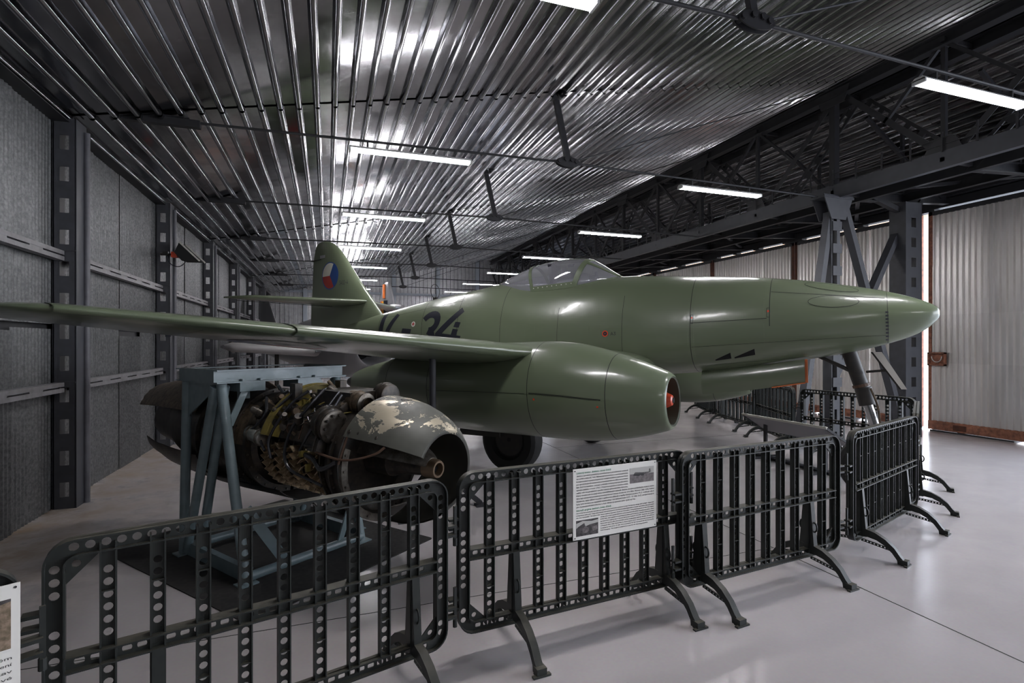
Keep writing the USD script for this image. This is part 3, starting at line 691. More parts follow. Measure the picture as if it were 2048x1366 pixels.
# ---- wings
LE = lambda y: 3.63 + .335 * (y - 2.65); TE = lambda y: np.where(y < 2.6, 6.1 - (y - .5) * .12, 5.85)
ZM = lambda y: -.30 + .096 * (y - 2.65)
def foil(x, t): return 5 * t * (.2969 * np.sqrt(x) - .126 * x - .3516 * x ** 2 + .2843 * x ** 3 - .1036 * x ** 4)
def wpt(y, q, side=1, grow=0.0):
    """q in [-1, 1]: -1 lower trailing edge, 0 leading edge, 1 upper trailing edge"""
    y, q = np.broadcast_arrays(np.asarray(y, float), np.asarray(q, float))
    ya = np.abs(y); tip = np.sqrt(np.clip(1 - np.clip((ya - 5.9) / .36, 0, 1) ** 2, 0, 1))
    le, te = LE(ya), TE(ya); ch = (te - le); mid = le + ch * .45
    x = q * q; t = np.interp(ya, [.3, .6, 2, 6.2], [.15, .125, .115, .09])
    zz = np.where(q >= 0, 1, -.85) * foil(x, 1) * t * ch
    s = mid + (le + x * ch - mid) * (.35 + .65 * tip); z = ZM(ya) + zz * np.maximum(tip, .05)
    return np.stack([s, y, z], -1)
QQ = np.linspace(-1, 1, 49)
for sg in (1, -1):
    ys = np.r_[np.linspace(.3, 5.9, 40), 5.9 + .36 * np.sin(np.linspace(.1, math.pi / 2, 10))] * sg
    w = grid(wpt(ys[:, None], QQ[None, :]), cv=True)
    wp = ap(jet, 'wing', fix(w), 'green_paint', smooth=40)
    for y0, y1 in ((2.74, 4.67), (4.71, 6.0)):
        yy = np.linspace(y0, y1, 24) * sg; qq = np.linspace(-.2, .37, 22)
        P = wpt(yy[:, None], qq[None, :]); c = np.stack([LE(np.abs(yy)) + .25, yy, ZM(np.abs(yy))], -1)[:, None]
        P = c + (P - c) * 1.045 + V(-.014, 0, 0)
        Pi = c + (wpt(yy[:, None], qq[None, ::-1]) - c) * .99
        ap(wp, 'leading_edge_slat', fix(grid(np.concatenate([P, Pi], 1), cv=True)), 'green_paint', smooth=50)
    wc = lambda p: np.stack([p[..., 0], p[..., 1], ZM(np.abs(p[..., 1]))], -1)
    for q0 in (-.86,):
        ap(wp, 'aileron_gap', ribbon(wpt, [(y, q0) for y in np.linspace(2.8, 5.9, 30) * sg], .008, .002, wc), 'line_dark')
    for yq in (3.5, 4.4, 5.2):
        ap(wp, 'panel_joint', ribbon(wpt, [(yq * sg, q) for q in np.linspace(-.95, -.3, 20)], .006, .002, wc), 'line_dark')
    # roundel of three sectors under the wing
    for nm_, a0, a1, mt_ in (('roundel_sector', 0, 120, 'marking_blue'), ('roundel_sector', 120, 240, 'marking_white'), ('roundel_sector', 240, 360, 'marking_red')):
        g = []
        for a in np.radians(np.linspace(a0, a1, 16)): g.append([(4.95 + .40 * r * math.cos(a), (4.4 + .40 * r * math.sin(a)) * sg) for r in np.linspace(0.02, 1, 8)])
        g = np.array(g); ya = np.abs(g[..., 1]); x = np.clip((g[..., 0] - LE(ya)) / (TE(ya) - LE(ya)), 0, 1)
        P = wpt(g[..., 1], -np.sqrt(x)) + V(0, 0, -.003)
        ap(wp, nm_, grid(P), mt_, smooth=True)

# ---- engine nacelles
NT = tab([(2.2, -.575), (2.215, -.55), (2.3, -.505), (2.67, -.365), (2.94, -.285), (3.22, -.225), (3.55, -.2), (4.2, -.2), (4.72, -.215), (5.3, -.27), (5.9, -.37), (6.4, -.47), (6.6, -.53)])
NB = tab([(2.2, -1.045), (2.215, -1.07), (2.3, -1.105), (2.67, -1.195), (2.94, -1.23), (3.22, -1.24), (3.55, -1.235), (4.2, -1.225), (4.72, -1.21), (5.3, -1.13), (5.9, -1.01), (6.4, -.90), (6.6, -.83)])
def nac(yc):
    def f(s, th):
        s, th = np.broadcast_arrays(np.asarray(s, float), np.asarray(th, float)); t, b = NT(s), NB(s); h = (t - b) / 2
        c, sn = np.cos(th), np.sin(th); e = 2 / 2.12
        return np.stack([s, yc + h * .98 * spow(sn, e), (t + b) / 2 + h * spow(c, e)], -1)
    return f
for sg in (1, -1):
    yc = 2.11 * sg; f = nac(yc); ctr = lambda p: np.stack([p[..., 0], np.full(p.shape[:-1], yc), np.full(p.shape[:-1], -.72)], -1)
    na = ap(jet, 'nacelle', fix(grid(np.concatenate([f(np.r_[2.2, 2.203, 2.208, 2.215, 2.23, np.linspace(2.26, 2.8, 16), np.linspace(2.85, 6.6, 50)][:, None], TH[None, :]),
                 np.stack([np.full(72, 6.6), yc + .13 * np.sin(TH), -.68 + .13 * np.cos(TH)], -1)[None]]), cv=True)), 'green_paint', smooth=50)
    duct = [(2.2, .234), (2.21, .222), (2.3, .226), (2.6, .27), (2.95, .32)]
    ap(na, 'intake_duct', lathe([(a, r) for a, r in duct] + [(2.96, 0)], o=(0, yc, -.81), ax=(1, 0, 0), n=40), 'duct_green' , smooth=40)
    ap(na, 'intake_bullet', lathe([(2.205, 0), (2.206, .032), (2.215, .05), (2.29, .085), (2.38, .10), (2.62, .105), (2.95, .105)], o=(0, yc, -.80), ax=(1, 0, 0), n=28), 'bullet_red', smooth=30)
    ap(na, 'starter_hole', lathe([(2.2, 0), (2.2, .026), (2.208, .03)], o=(0, yc, -.80), n=16), 'black_void')
    ap(na, 'exhaust_cone', lathe([(6.45, .16), (6.62, .12), (6.8, .05), (6.86, 0)], o=(0, yc, -.68), ax=(1, 0, 0), n=24), 'dark_metal')
    for s in (2.72, 3.52, 4.9, 5.7):
        ap(na, 'cowl_joint', ribbon(f, [(s, t) for t in np.linspace(-2.9, 2.9, 60)], .008, .0016, ctr), 'line_dark', smooth=True)
    t1 = math.pi / 2
    ap(na, 'hinge_line', ribbon(f, [(s, sg * (t1 + .01)) for s in np.linspace(2.76, 3.5, 24)], .014, .003, ctr), 'line_dark')
    ap(na, 'hinge_line', ribbon(f, [(s, sg * (t1 + .02)) for s in np.linspace(3.55, 4.9, 24)], .005, .002, ctr), 'line_dark')
    for s, m2 in ((3.44, 'lectern_edge'), (2.79, 'bullet_red')):
        tt = [(s, sg * t) for t in np.linspace(t1 + .02, t1 + .2, 6)]
        ap(na, 'toggle_latch', ribbon(f, tt, .024, .004, ctr), 'green_nose'); ap(na, 'latch_mark', ribbon(f, tt[3:5] if m2 == 'bullet_red' else tt[2:4], .018, .007, ctr), 'bullet_red')

# ---- fin, rudder, tailplane
def slab_airfoil(zs, les, tes, tks, axis='z', n=24):
    """stack of airfoil sections; sections at height z (fin) or at spanwise y"""
    P = []
    for z, l, t, k in zip(zs, les, tes, tks):
        x = (1 - np.cos(np.linspace(0, math.pi, n))) / 2; h = foil(x, 1) * k
        up = [(l + (t - l) * a, b, z) for a, b in zip(x[::-1], h[::-1])]; dn = [(l + (t - l) * a, -b, z) for a, b in zip(x[1:-1], h[1:-1])]
        P.append(up + dn)
    P = np.array(P)
    if axis != 'z': P = P[..., [0, 2, 1]]
    g = grid(P, cv=True)
    k = len(g.vertices); m = P.shape[1]
    v = np.vstack([g.vertices, P[0].mean(0), P[-1].mean(0)])
    f = [[k, (i + 1) % m, i] for i in range(m)] + [[k + 1, (len(P) - 1) * m + i, (len(P) - 1) * m + (i + 1) % m] for i in range(m)]
    return fix(trimesh.Trimesh(v, np.vstack([g.faces, f]), process=False))
FZ = [.22, .48, .8, 1.19, 1.5, 1.74, 1.9, 1.99, 2.05, 2.085, 2.095]
FL = [8.15, 8.37, 8.65, 8.99, 9.24, 9.44, 9.60, 9.72, 9.83, 9.95, 10.05]
FT = [10.55, 10.56, 10.53, 10.49, 10.46, 10.43, 10.385, 10.35, 10.31, 10.25, 10.15]
FK = [.24, .23, .21, .185, .165, .145, .12, .105, .09, .07, .03]
fin = ap(jet, 'fin', slab_airfoil(FZ, FL, FT, FK), 'green_paint', smooth=50)
for x, z0, z1 in ((10.02, .30, 1.72),): ap(fin, 'rudder_gap', [bx(x - .002, x + .002, .03, .045, z0, z1)], 'line_dark')
ap(fin, 'rudder_gap', bx(10.0, 10.47, .0, .045, 1.715, 1.73), 'line_dark')
ap(fin, 'balance_weight', [bx(9.98, 10.14, .03, .062, 1.74, 1.80)], 'silver_jet', smooth=False)
def fin_half(s, z):
    l, t, k = np.interp(z, FZ, FL), np.interp(z, FZ, FT), np.interp(z, FZ, FK)
    return foil(np.clip((s - l) / (t - l), 0, 1), 1) * k
def fin_decal(poly, mt_, nm_, lift=.004):
    ms = []
    for g in getattr(poly, 'geoms', [poly]):
        v, f = trimesh.creation.triangulate_polygon(g, engine='earcut')
        v3, f3 = trimesh.remesh.subdivide_to_size(np.c_[v, np.zeros(len(v))], f, .06)
        m = trimesh.Trimesh(np.c_[v3[:, 0], fin_half(v3[:, 0], v3[:, 1]) + lift, v3[:, 1]], f3, process=False)
        if m.face_normals[:, 1].mean() < 0: m.invert()
        ms.append(m)
    ap(fin, nm_, ms, mt_)
rc, rr_ = (9.81, 1.345), .285
disc = ngon(rr_ - .022, 48, rc)
def sector(a0, a1): return Polygon([rc] + [(rc[0] - math.cos(t) * .5, rc[1] + math.sin(t) * .5) for t in np.radians(np.linspace(a0, a1, 20))]).intersection(disc)
fin_decal(sector(62, 180), 'marking_white', 'roundel_sector'); fin_decal(sector(180, 298), 'marking_red', 'roundel_sector'); fin_decal(sector(-62, 62), 'marking_blue', 'roundel_sector')
fin_decal(ngon(rr_, 48, rc).difference(disc.buffer(-.001)), 'marking_blue', 'roundel_ring')
tm = meshkit.text_mesh('3402-4', .085, .0005); ff = tm.faces[np.abs(tm.vertices[tm.faces][:, :, 2]).max(1) < 1e-6]
tv = tm.vertices; sc_ = .26 / tv[:, 0].max(); a = 9.50 - tv[:, 0] * sc_; b = 1.125 + tv[:, 1]
g = trimesh.Trimesh(np.c_[a, fin_half(a, b) + .004, b], ff, process=False)
if g.face_normals[:, 1].mean() < 0: g.invert()
ap(fin, 'serial_number', g, 'marking_black')
for sg in (1, -1):
    ys = np.r_[np.linspace(.02, 1.7, 12), 1.8, 1.88, 1.94, 1.98]; ys2 = np.r_[np.zeros(12), .05, .14, .26, .42]
    le = 8.68 + ys * .63 + ys2; te = 10.02 + ys * .22 - ys2 * .4
    m = slab_airfoil(ys, le, te, np.interp(ys, [0, 1.7, 1.98], [.125, .085, .03]), axis='y')
    m.vertices[:, 1] *= sg; m.vertices[:, 2] += .74 + .03 * np.abs(m.vertices[:, 1])
    if sg < 0: pass
    tp = ap(jet, 'tailplane', fix(m), 'green_paint', smooth=50)
    ap(tp, 'elevator_gap', ribbon(lambda y, q: np.stack([9.66 + .33 * np.abs(y) + 0 * q, y, .74 + .03 * np.abs(y) - .045 + q], -1), [(y, 0) for y in np.linspace(.12, 1.8, 12) * sg], .01, .004, lambda p: p + V(0, 0, .3)), 'line_dark')
# loop aerial on the spine
ap(jet, 'loop_aerial', [tube([(7.02 + .0 * t, .115 * math.sin(t), .80 + .125 * math.cos(t)) for t in np.linspace(-math.pi, math.pi, 26)], .006, 6, cap=False), bx(6.98, 7.06, -.02, .02, .63, .69)], 'dark_metal')

# ---- canopy
CT = tab([(3.5, .71), (3.62, .79), (3.8, .915), (3.98, 1.015), (4.15, 1.045), (4.41, 1.06), (4.7, 1.045), (4.94, 1.005), (5.25, .925), (5.45, .855), (5.62, .79)])
CB = tab([(3.5, .70), (3.75, .655), (4.05, .605), (4.4, .585), (4.8, .575), (5.02, .58), (5.3, .68), (5.62, .785)])
CW = tab([(3.5, .13), (3.7, .21), (3.95, .275), (4.2, .30), (4.5, .31), (4.8, .305), (5.0, .285), (5.3, .19), (5.5, .10), (5.62, .02)])
def can(s, p, grow=1.0):
    s, p = np.broadcast_arrays(np.asarray(s, float), np.asarray(p, float)); e = 2 / 2.25
    return np.stack([s, CW(s) * spow(np.sin(p), e), CB(s) + (CT(s) - CB(s)) * spow(np.abs(np.cos(p)), e)], -1)
PH = np.linspace(-math.pi / 2, math.pi / 2, 33)
def lean(s0, k): return lambda p: s0 + k * (1 - np.cos(p))            # frames rake back towards their feet
cctr = lambda p: np.stack([p[..., 0], p[..., 1] * 0, CB(np.clip(p[..., 0], 3.5, 5.62))], -1)
segs = [(lambda p: 3.5 + 0 * p, lean(3.98, .16)), (lean(3.98, .16), lean(4.93, -.12)), (lean(4.93, -.12), lambda p: 5.62 + 0 * p)]
cn = None
for nm_, (a, b) in zip(('windscreen', 'sliding_hood', 'rear_glazing'), segs):
    P = np.array([[can(np.array(a(p) + (b(p) - a(p)) * t), np.array(p)) for p in PH] for t in np.linspace(0, 1, 18)])
    g = ap(jet, nm_, grid(P), 'glass', smooth=True)
def cframe(pts, w, t=.012):
    pts = np.asarray(pts, float); P = can(pts[:, 0], pts[:, 1]); n = outward(can, np.clip(pts[:, 0], 3.503, 5.615), np.clip(pts[:, 1], -1.55, 1.55), cctr)
    tt = np.gradient(P, axis=0); tt /= np.linalg.norm(tt, axis=1, keepdims=True) + 1e-12; bb = np.cross(n, tt)
    g = np.stack([P + n * t - bb * w / 2, P + n * t + bb * w / 2, P - n * .006 + bb * w / 2, P - n * .006 - bb * w / 2], 1)
    return fix(grid(g, cv=True))
ap(jet, 'canopy_arch', cframe([(3.98 + .16 * (1 - math.cos(p)), p) for p in PH], .05), 'green_nose', smooth=40)
ap(jet, 'canopy_arch', cframe([(3.94 + .16 * (1 - math.cos(p)), p) for p in PH], .03), 'green_nose', smooth=40)
ap(jet, 'canopy_arch', cframe([(4.93 - .12 * (1 - math.cos(p)), p) for p in PH], .05), 'green_nose', smooth=40)
ap(jet, 'canopy_spine', cframe([(s, 0.0) for s in np.linspace(3.5, 5.62, 40)], .035, .008), 'green_nose', smooth=40)
for sg in (1, -1):
    ap(jet, 'windscreen_bar', cframe([(s, sg * .62) for s in np.linspace(3.5, 4.02, 12)], .035), 'green_nose', smooth=40)
    ap(jet, 'hood_sill', cframe([(s, sg * 1.50) for s in np.linspace(4.12, 4.83, 14)], .085, .016), 'green_nose', smooth=40)
    ap(jet, 'sill_strip', cframe([(s, sg * 1.56) for s in np.linspace(3.52, 5.6, 36)], .03, .012), 'green_nose', smooth=40)
    for k in range(9): ap(jet, 'sill_fastener', at(trimesh.creation.icosphere(1, .009), can(np.array(4.16 + k * .078), np.array(sg * 1.47)) + V(0, sg * .018, 0)), 'lectern_edge')
# armoured headrest and seat seen through the glass
hr = affinity.translate(unary_union([Polygon([(-.17, -.35), (.17, -.35), (.13, .12), (.16, .26), (.24, .40), (-.24, .40), (-.16, .26), (-.13, .12)]), rrect(-.14, .2, .14, .42, .05)]), 0, .60)
ap(jet, 'headrest', plate(hr.buffer(-.02).buffer(.02), (4.62, 0, 0), V(-.25, .97, 0), (0, 0, 1), .05), 'seat_grey', smooth=False)
ap(jet, 'seat_back', box((4.56, 0, .45), (.08, .42, .5)), 'seat_grey', smooth=False)
ap(jet, 'gunsight', [box((3.98, -.06, .72), (.10, .09, .14)), box((3.93, -.06, .80), (.02, .07, .08))], 'dark_metal', smooth=False)
ap(jet, 'cockpit_floor', bx(3.55, 5.2, -.25, .25, .45, .47), 'black_void', smooth=False)

# ---- undercarriage
gz = lambda s: -2.0226 + .0276 * s            # the ground in body axes
def wheel(s, y, r, w, name):
    z = gz(s) + r; o = (s, y, z)
    p = [(-w / 2, r * .62), (-w / 2, r * .86), (-w * .38, r * .97), (-w * .2, r), (w * .2, r), (w * .38, r * .97), (w / 2, r * .86), (w / 2, r * .62), (w * .3, r * .55), (w * .3, 0)]
    t = ap(jet, name, fix(lathe([(-w * .3, 0), (-w * .3, r * .55)] + p, o=o, ax=(0, 1, 0), n=36)), 'black_rubber')
    ap(t, 'hub', lathe([(w * .28, 0), (w * .34, r * .2), (w * .30, r * .5), (-w * .30, r * .5), (-w * .34, r * .2), (-w * .28, 0)], o=o, ax=(0, 1, 0), n=24), 'dark_metal')
    return z
for sg in (1, -1):
    z = wheel(4.62, 1.25 * sg, .43, .24, 'main_wheel')
    ap(jet, 'main_leg', [rod((4.62, 1.05 * sg, z), (4.5, 1.05 * sg, -.3), .055, 12), rod((4.62, 1.05 * sg, z), (4.62, 1.25 * sg, z), .04, 10), rod((4.9, .8 * sg, -.4), (4.58, 1.05 * sg, z + .35), .03, 8)], 'dark_metal')
    ap(jet, 'gear_door', [bx(4.68, 5.34, 1.44 * sg - .012, 1.44 * sg + .012, -1.42, -.55)], 'dark_metal', smooth=False)
nz = wheel(.64, 0, .33, .18, 'nose_wheel')
ap(jet, 'nose_leg', [rod((.83, 0, -.36), (.66, 0, -.98), .075, 16), rod((.70, 0, -.80), (.66, 0, -.99), .085, 16)], 'dark_metal')
ap(jet, 'nose_leg_piston', rod((.67, 0, -.96), (.57, 0, -1.34), .05, 16), 'chrome')
ap(jet, 'leg_band', rod((.718, 0, -.76), (.710, 0, -.79), .088, 16), 'rust_pipe', smooth=False)
ap(jet, 'nose_fork', [rod((.57, 0, -1.32), (.56, .12 * q, -1.40), .03, 8) for q in (-1, 1)] + [rod((.56, .12 * q, -1.40), (.64, .12 * q, nz), .024, 8) for q in (-1, 1)] + [rod((.64, -.14, nz), (.64, .14, nz), .02, 8)], 'dark_metal')
ap(jet, 'drag_strut', rod((1.12, 0, -.44), (.76, 0, -.64), .022, 8), 'dark_metal')
ap(jet, 'brake_hose', tube(curve([(.63, .08, -.80), (.57, .09, -1.0), (.55, .09, -1.25), (.52, .1, -1.5)]), .012, 6), 'engine_brown')
ap(jet, 'nose_gear_door', [plate(Polygon([(.52, -.40), (.60, -.40), (.36, -.80), (.31, -.80)]), (0, .16, 0), (1, 0, 0), (0, 0, 1), .012)], 'lectern_edge', smooth=False)
ap(jet, 'nose_gear_door', [plate(Polygon([(.53, -.40), (.62, -.40), (.38, -.80), (.33, -.80)]), (0, .145, 0), (1, 0, 0), (0, 0, 1), .014), rod((.66, .04, -.62), (.5, .15, -.60), .015, 6)], 'dark_metal', smooth=False)
P = [[(s, .20 + .05 * math.sin(3 * k), z0 + (z1 - z0) * k + .0) for k in np.linspace(0, 1, 8)] for s, z0, z1 in ((1.25, -.47, -.74), (1.6, -.52, -.80), (2.0, -.56, -.86), (2.4, -.60, -.90))]
bd = np.array(P, float); bd2 = bd + V(0, -.02, 0)
ap(jet, 'belly_door', fix(grid(np.concatenate([bd, bd2[:, ::-1]], 1), cv=True)), 'green_paint')
ap(jet, 'door_rim', [beam(bd[0][0] + V(-.012, -.01, 0), bd[0][-1] + V(-.012, -.01, 0), .03, .014), beam(bd[0][-1], bd[1][-1], .03, .014)], 'orange_primer', smooth=False)

# ================================================================== plastic crowd barriers
BL, BH = 1.59, 1.0
def make_barrier(label):
    t = thing('crowd_barrier', label, 'barrier', 'plastic crowd barriers around the exhibits')
    o = rrect(0, .125, BL, BH, .09, 6); i = rrect(.062, .187, BL - .062, BH - .062, .035, 5)
    hs = [ngon(.0155, 12, (x, BH - .031)) for x in np.arange(.085, BL - .08, .0465)]
    for x in (.031, BL - .031): hs += [ngon(.0155, 12, (x, z)) for z in np.arange(.20, BH - .08, .0465) if not (.70 < z < .76 or .28 < z < .34)]
    hs += [rrect(x, .145, x + .032, .167, .006, 2) for x in np.arange(.10, BL - .12, .0465)]
    web = o.difference(i).difference(unary_union(hs))
    X, Z = (1, 0, 0), (0, 0, 1)
    part(t, 'frame', [plate(web, (0, 0, 0), X, Z, .006), plate(o.difference(o.buffer(-.007)), (0, 0, 0), X, Z, .052), plate(i.buffer(.006).difference(i), (0, 0, 0), X, Z, .046)], 'barrier_plastic')
    zm = .555
    sl = rrect(.06, zm - .026, BL - .06, zm + .026, .002, 1).difference(unary_union([rrect(x, zm - .011, x + .031, zm + .011, .007, 2) for x in np.arange(.085, BL - .11, .0465)]))
    part(t, 'middle_rail', [plate(sl, (0, 0, 0), X, Z, .006)] + [bx(.06, BL - .06, -.032, .032, zm + s * .026 - .003, zm + s * .026 + .003) for s in (-1, 1)], 'barrier_plastic', smooth=False)
    n = 9; pitch = (BL - .062) / (n + 1); slx = [.031 + pitch * (k + 1) for k in range(n)]
    for x in slx:
        hz = [z for z in np.arange(.215, BH - .09, .0465) if abs(z - zm) > .05]
        w = rrect(x - .023, .18, x + .023, BH - .055, .002, 1).difference(unary_union([ngon(.0152, 12, (x, z)) for z in hz]))
        part(t, 'slat', [plate(w, (0, 0, 0), X, Z, .005)] + [bx(x + s * .023 - .0028, x + s * .023 + .0028, -.019, .019, .15, BH - .03) for s in (-1, 1)] + [bx(x - .022, x + .022, -.017, .017, z - .002, z + .002) for z in (.36, .79)], 'barrier_plastic', smooth=False)
    for cx, cz, sx, sz in ((.062, BH - .062, 1, -1), (BL - .062, BH - .062, -1, -1), (.062, .187, 1, 1), (BL - .062, .187, -1, 1)):
        g = Polygon([(cx, cz), (cx + sx * .10, cz), (cx, cz + sz * .10)]).difference(ngon(.014, 12, (cx + sx * .03, cz + sz * .03)))
        part(t, 'corner_gusset', plate(g, (0, 0, 0), X, Z, .008), 'barrier_plastic', smooth=False)
    for k in (1, 8):                                                    # feet under the second and ninth slat
        x = slx[k]
        def arm(s):
            top = [(0, .215), (.05, .215), (.12, .20), (.19, .165), (.25, .115), (.29, .06), (.315, .035), (.325, .03), (.325, .0), (.272, .0), (.268, .03), (.235, .075), (.19, .115), (.13, .145), (.06, .155), (0, .155)]
            return Polygon([(a * s, b) for a, b in top])
        Y = (0, 1, 0)
        f = part(t, 'foot', [plate(unary_union([arm(1), arm(-1)]).buffer(0), (x, 0, 0), Y, Z, .042)], 'barrier_plastic', smooth=40)
        for s in (-1, 1):
            tie = affinity.rotate(sbox(.02, .108, .255, .128).difference(unary_union([ngon(.0062, 8, (q, .118)) for q in np.arange(.04, .25, .024)])), -7, origin=(.02, .118))
            part(f, 'foot_tie', plate(tie if s > 0 else affinity.scale(tie, -1, 1, origin=(0, 0)), (x, 0, 0), Y, Z, .012), 'barrier_plastic', smooth=False)
            part(f, 'foot_pad', [bx(x - .028, x + .028, s * .315 - .022, s * .315 + .022, 0, .042), bx(x - .05, x + .05, s * .33 - .012, s * .33 + .012, 0, .010)], 'barrier_plastic', smooth=False)
        st = Polygon([(-.062, .15), (.062, .15), (.03, .53), (-.03, .53)])
        part(f, 'stanchion', plate(st, (x, 0, 0), Y, Z, .040), 'barrier_plastic', smooth=False)
        for s in (-1, 1):
            part(f, 'latch_loop', tube([(x, s * (.045 + .0 * a + .022 * math.sin(a)), .345 + .034 * math.cos(a)) for a in np.linspace(0, math.pi, 10)], .006, 6), 'barrier_plastic')
    for z in (.30, .73):                                               # hinge knuckles that link the barriers
        for d in (-.024, .024):
            part(t, 'hinge_knuckle', [bx(-.055, .004, -.022, .022, z + d - .006, z + d + .006), lathe([(-.008, .012), (-.008, .028), (.008, .028), (.008, .012), (-.008, .012)], o=(-.055, 0, z + d), ax=(0, 0, 1), n=14)], 'barrier_plastic')
            part(t, 'hinge_knuckle', [bx(BL - .004, BL + .055, -.022, .022, z + d - .022, z + d - .010), lathe([(-.008, .012), (-.008, .028), (.008, .028), (.008, .012), (-.008, .012)], o=(BL + .055, 0, z + d - .016), ax=(0, 0, 1), n=14)], 'barrier_plastic')
        part(t, 'link_pin', [bx(BL + .047, BL + .063, -.006, .006, z - .085, z + .11), rod((BL + .055, 0, z - .10), (BL + .055, 0, z - .06), .012, 8)], 'barrier_plastic')
    return t
def ends(a, b): a, b = V(*a), V(*b); return a, math.degrees(math.atan2(*(b - a)[::-1]))
def place(a, ang, label, flip=False, src=[None]):
    a = V(*a); d = V(math.cos(math.radians(ang)), math.sin(math.radians(ang)))
    p, r = (a, ang) if not flip else (a + d * BL, ang + 180)
    if src[0] is None:
        src[0] = make_barrier(label); x = UsdGeom.Xformable(stage.GetPrimAtPath(src[0])); o = x.GetOrderedXformOps()
        o[0].Set(Gf.Vec3d(p[0], p[1], 0)); o[1].Set(float(r)); return src[0]
    return dup(src[0], (p[0], p[1], 0), r, label)
def dirv(a): return V(math.cos(math.radians(a)), math.sin(math.radians(a)))
B1R, B1A = V(.585, 2.735), 16.0
place(B1R - dirv(B1A) * BL, B1A, 'black crowd barrier with round holes in the left foreground, in front of the engine stand')
place((-.93, 2.12) - dirv(29) * BL, 29, 'black crowd barrier cut by the left edge of the photo, carrying a white sign')
B2P, B2A = V(.665, 2.80), 5.6
place(B2P, B2A, 'black crowd barrier at the centre foreground carrying the white engine sign')
place((2.135, 2.86), 6.4, 'black crowd barrier just right of the one with the engine sign', True)
place((3.90, 3.08), 18.5, 'black crowd barrier below the jet nose, its slats closing up to a solid wall', True)
place((5.53, 3.66), 33, 'black crowd barrier seen nearly end-on at the right corner of the enclosure', True)
place((7.14, 4.72), 97, 'black crowd barrier behind the nose leg, in front of the raking tower', True)
place((6.94, 6.42), 66, 'black crowd barrier behind the slanted lectern, nearest of the three receding under the far nacelle', True)
place((7.66, 7.98), 76, 'black crowd barrier receding beneath the far nacelle, middle one of three', True)
place((8.12, 9.66), 66, 'black crowd barrier receding beneath the far nacelle, farthest of three', True)

# ---- signs fastened to the barriers
def sign(P0, ang, u0, z0, W, H, label, content, off=.036):
    d = dirv(ang); n = V(d[1], -d[0])
    o = V(*(P0 + d * u0 + n * off), z0)
    t = thing('information_sign', label, 'sign', loc=o, rotz=ang)
    part(t, 'board', bx(0, W, -.004, 0, 0, H), 'board_white', smooth=False)
    for x in (.012, W - .012):
        for z in (.012, H - .012): part(t, 'screw', lathe([(-.002, .004), (0, 0)], o=(x, -.004, z), ax=(0, 1, 0), n=8), 'ink')
    content(t, W, H)
    return t
EX, EZ = (1, 0, 0), (0, 0, 1)
def lines_of(t, rows, x0, x1, ztop, pitch, h, m='ink', last=None, name='text_line'):
    ms = []
    for k, s in enumerate(rows):
        full = (k < len(rows) - 1) or last is None
        ms.append(text_on(s, h, (x0, -.0045, ztop - pitch * k - h), EX, EZ, .0005, width=(x1 - x0) if full else last))
    part(t, name, ms, m, smooth=False, kind='stuff')
def photo(t, x0, x1, z0, z1, kind):
    q = part(t, 'photograph', bx(x0, x1, -.0046, -.004, z0, z1), 'photo_mid' if kind == 'plane' else ('photo_brown' if kind == 'colour' else 'photo_dark'), smooth=False)
    w, h = x1 - x0, z1 - z0
    E_ = lambda pts, m: part(q, 'picture_shape', plate(Polygon([(x0 + a * w, z0 + b * h) for a, b in pts]), (0, -.0049, 0), EX, EZ, .0005), m, smooth=False)
    if kind == 'plane':
        E_([(0, .60), (1, .56), (1, 1), (0, 1)], 'photo_light')
        E_([(.14, .50), (.18, .66), (.22, .72), (.5, .66), (.78, .66), (.80, .86), (.84, .86), (.86, .68), (.93, .68), (.82, .60), (.6, .54), (.56, .44), (.48, .44), (.44, .5), (.36, .42), (.28, .46)], 'ink')
    elif kind == 'engine':
        E_([(0, .82), (.3, .95), (.7, .86), (1, .92), (1, .72), (.6, .66), (.42, .58), (.36, .8), (.1, .62), (0, .5)], 'photo_light')
        E_([(.42 + .15 * math.cos(a), .36 + .2 * math.sin(a)) for a in np.linspace(0, 6.2, 16)], 'photo_mid'); E_([(.37 + .05 * math.cos(a), .33 + .07 * math.sin(a)) for a in np.linspace(0, 6.2, 10)], 'photo_light')
        E_([(.7, .5), (.95, .55), (.97, .3), (.75, .2)], 'photo_mid')
    else:
        E_([(.2, .1), (.45, .3), (.6, .62), (.72, .55), (.7, .25), (.6, .0), (.3, .0)], 'engine_brown'); E_([(0, .7), (1, .95), (1, 1), (0, 1)], 'photo_dark')
        E_([(.5, .6), (.62, .9), (.66, .9), (.58, .58)], 'photo_mid')
CZ1 = ['Jeden z prvních prakticky použitelných proudových motorů', 'na světě o tahu 8,7 kN. Německá konstrukce s osmistupňovým', 'kompresorem a jednostupňovou axiální turbínou byla navržena', 'pro první bojově nasazený proudový letoun Messerschmitt', 'Me 262 Schwalbe. Letoun s těmito motory byl po dlouhém', 'vývoji zalétán v roce 1942. Právě konstrukce motoru měla', 'velký vliv na praktické využití tohoto převratného letounu,']
CZ2 = ['který dosahoval na svoji dobu neuvěřitelných výkonů. Dalším strojem poháněným motory Jumo', '004 byl německý proudový bombardovací letoun Arado Ar 234 Blitz. Motory však měly malou', 'životnost, byly citlivé na práci s palivovou přípustí a trpěly častými požáry. Po 2. světové válce', 'byly tyto motory po repasích montovány i do letounů Avia S/CS-92 (Me 262) sestavovaných', 'pro československé letectvo v Avii. Motor je upraven jako výukový řez.']
EN1 = ['One of the first practically operative jet engines in the world with a thrust of 8,7 kN. The German design with its eight-stage axial', 'compressor and a one-stage axial turbine was developed for the first jet plane deployed in combat operations, Messerschmitt', 'Me 262 Schwalbe. The plane with these engines was test-flown in 1942 after a long development. It was the engine']
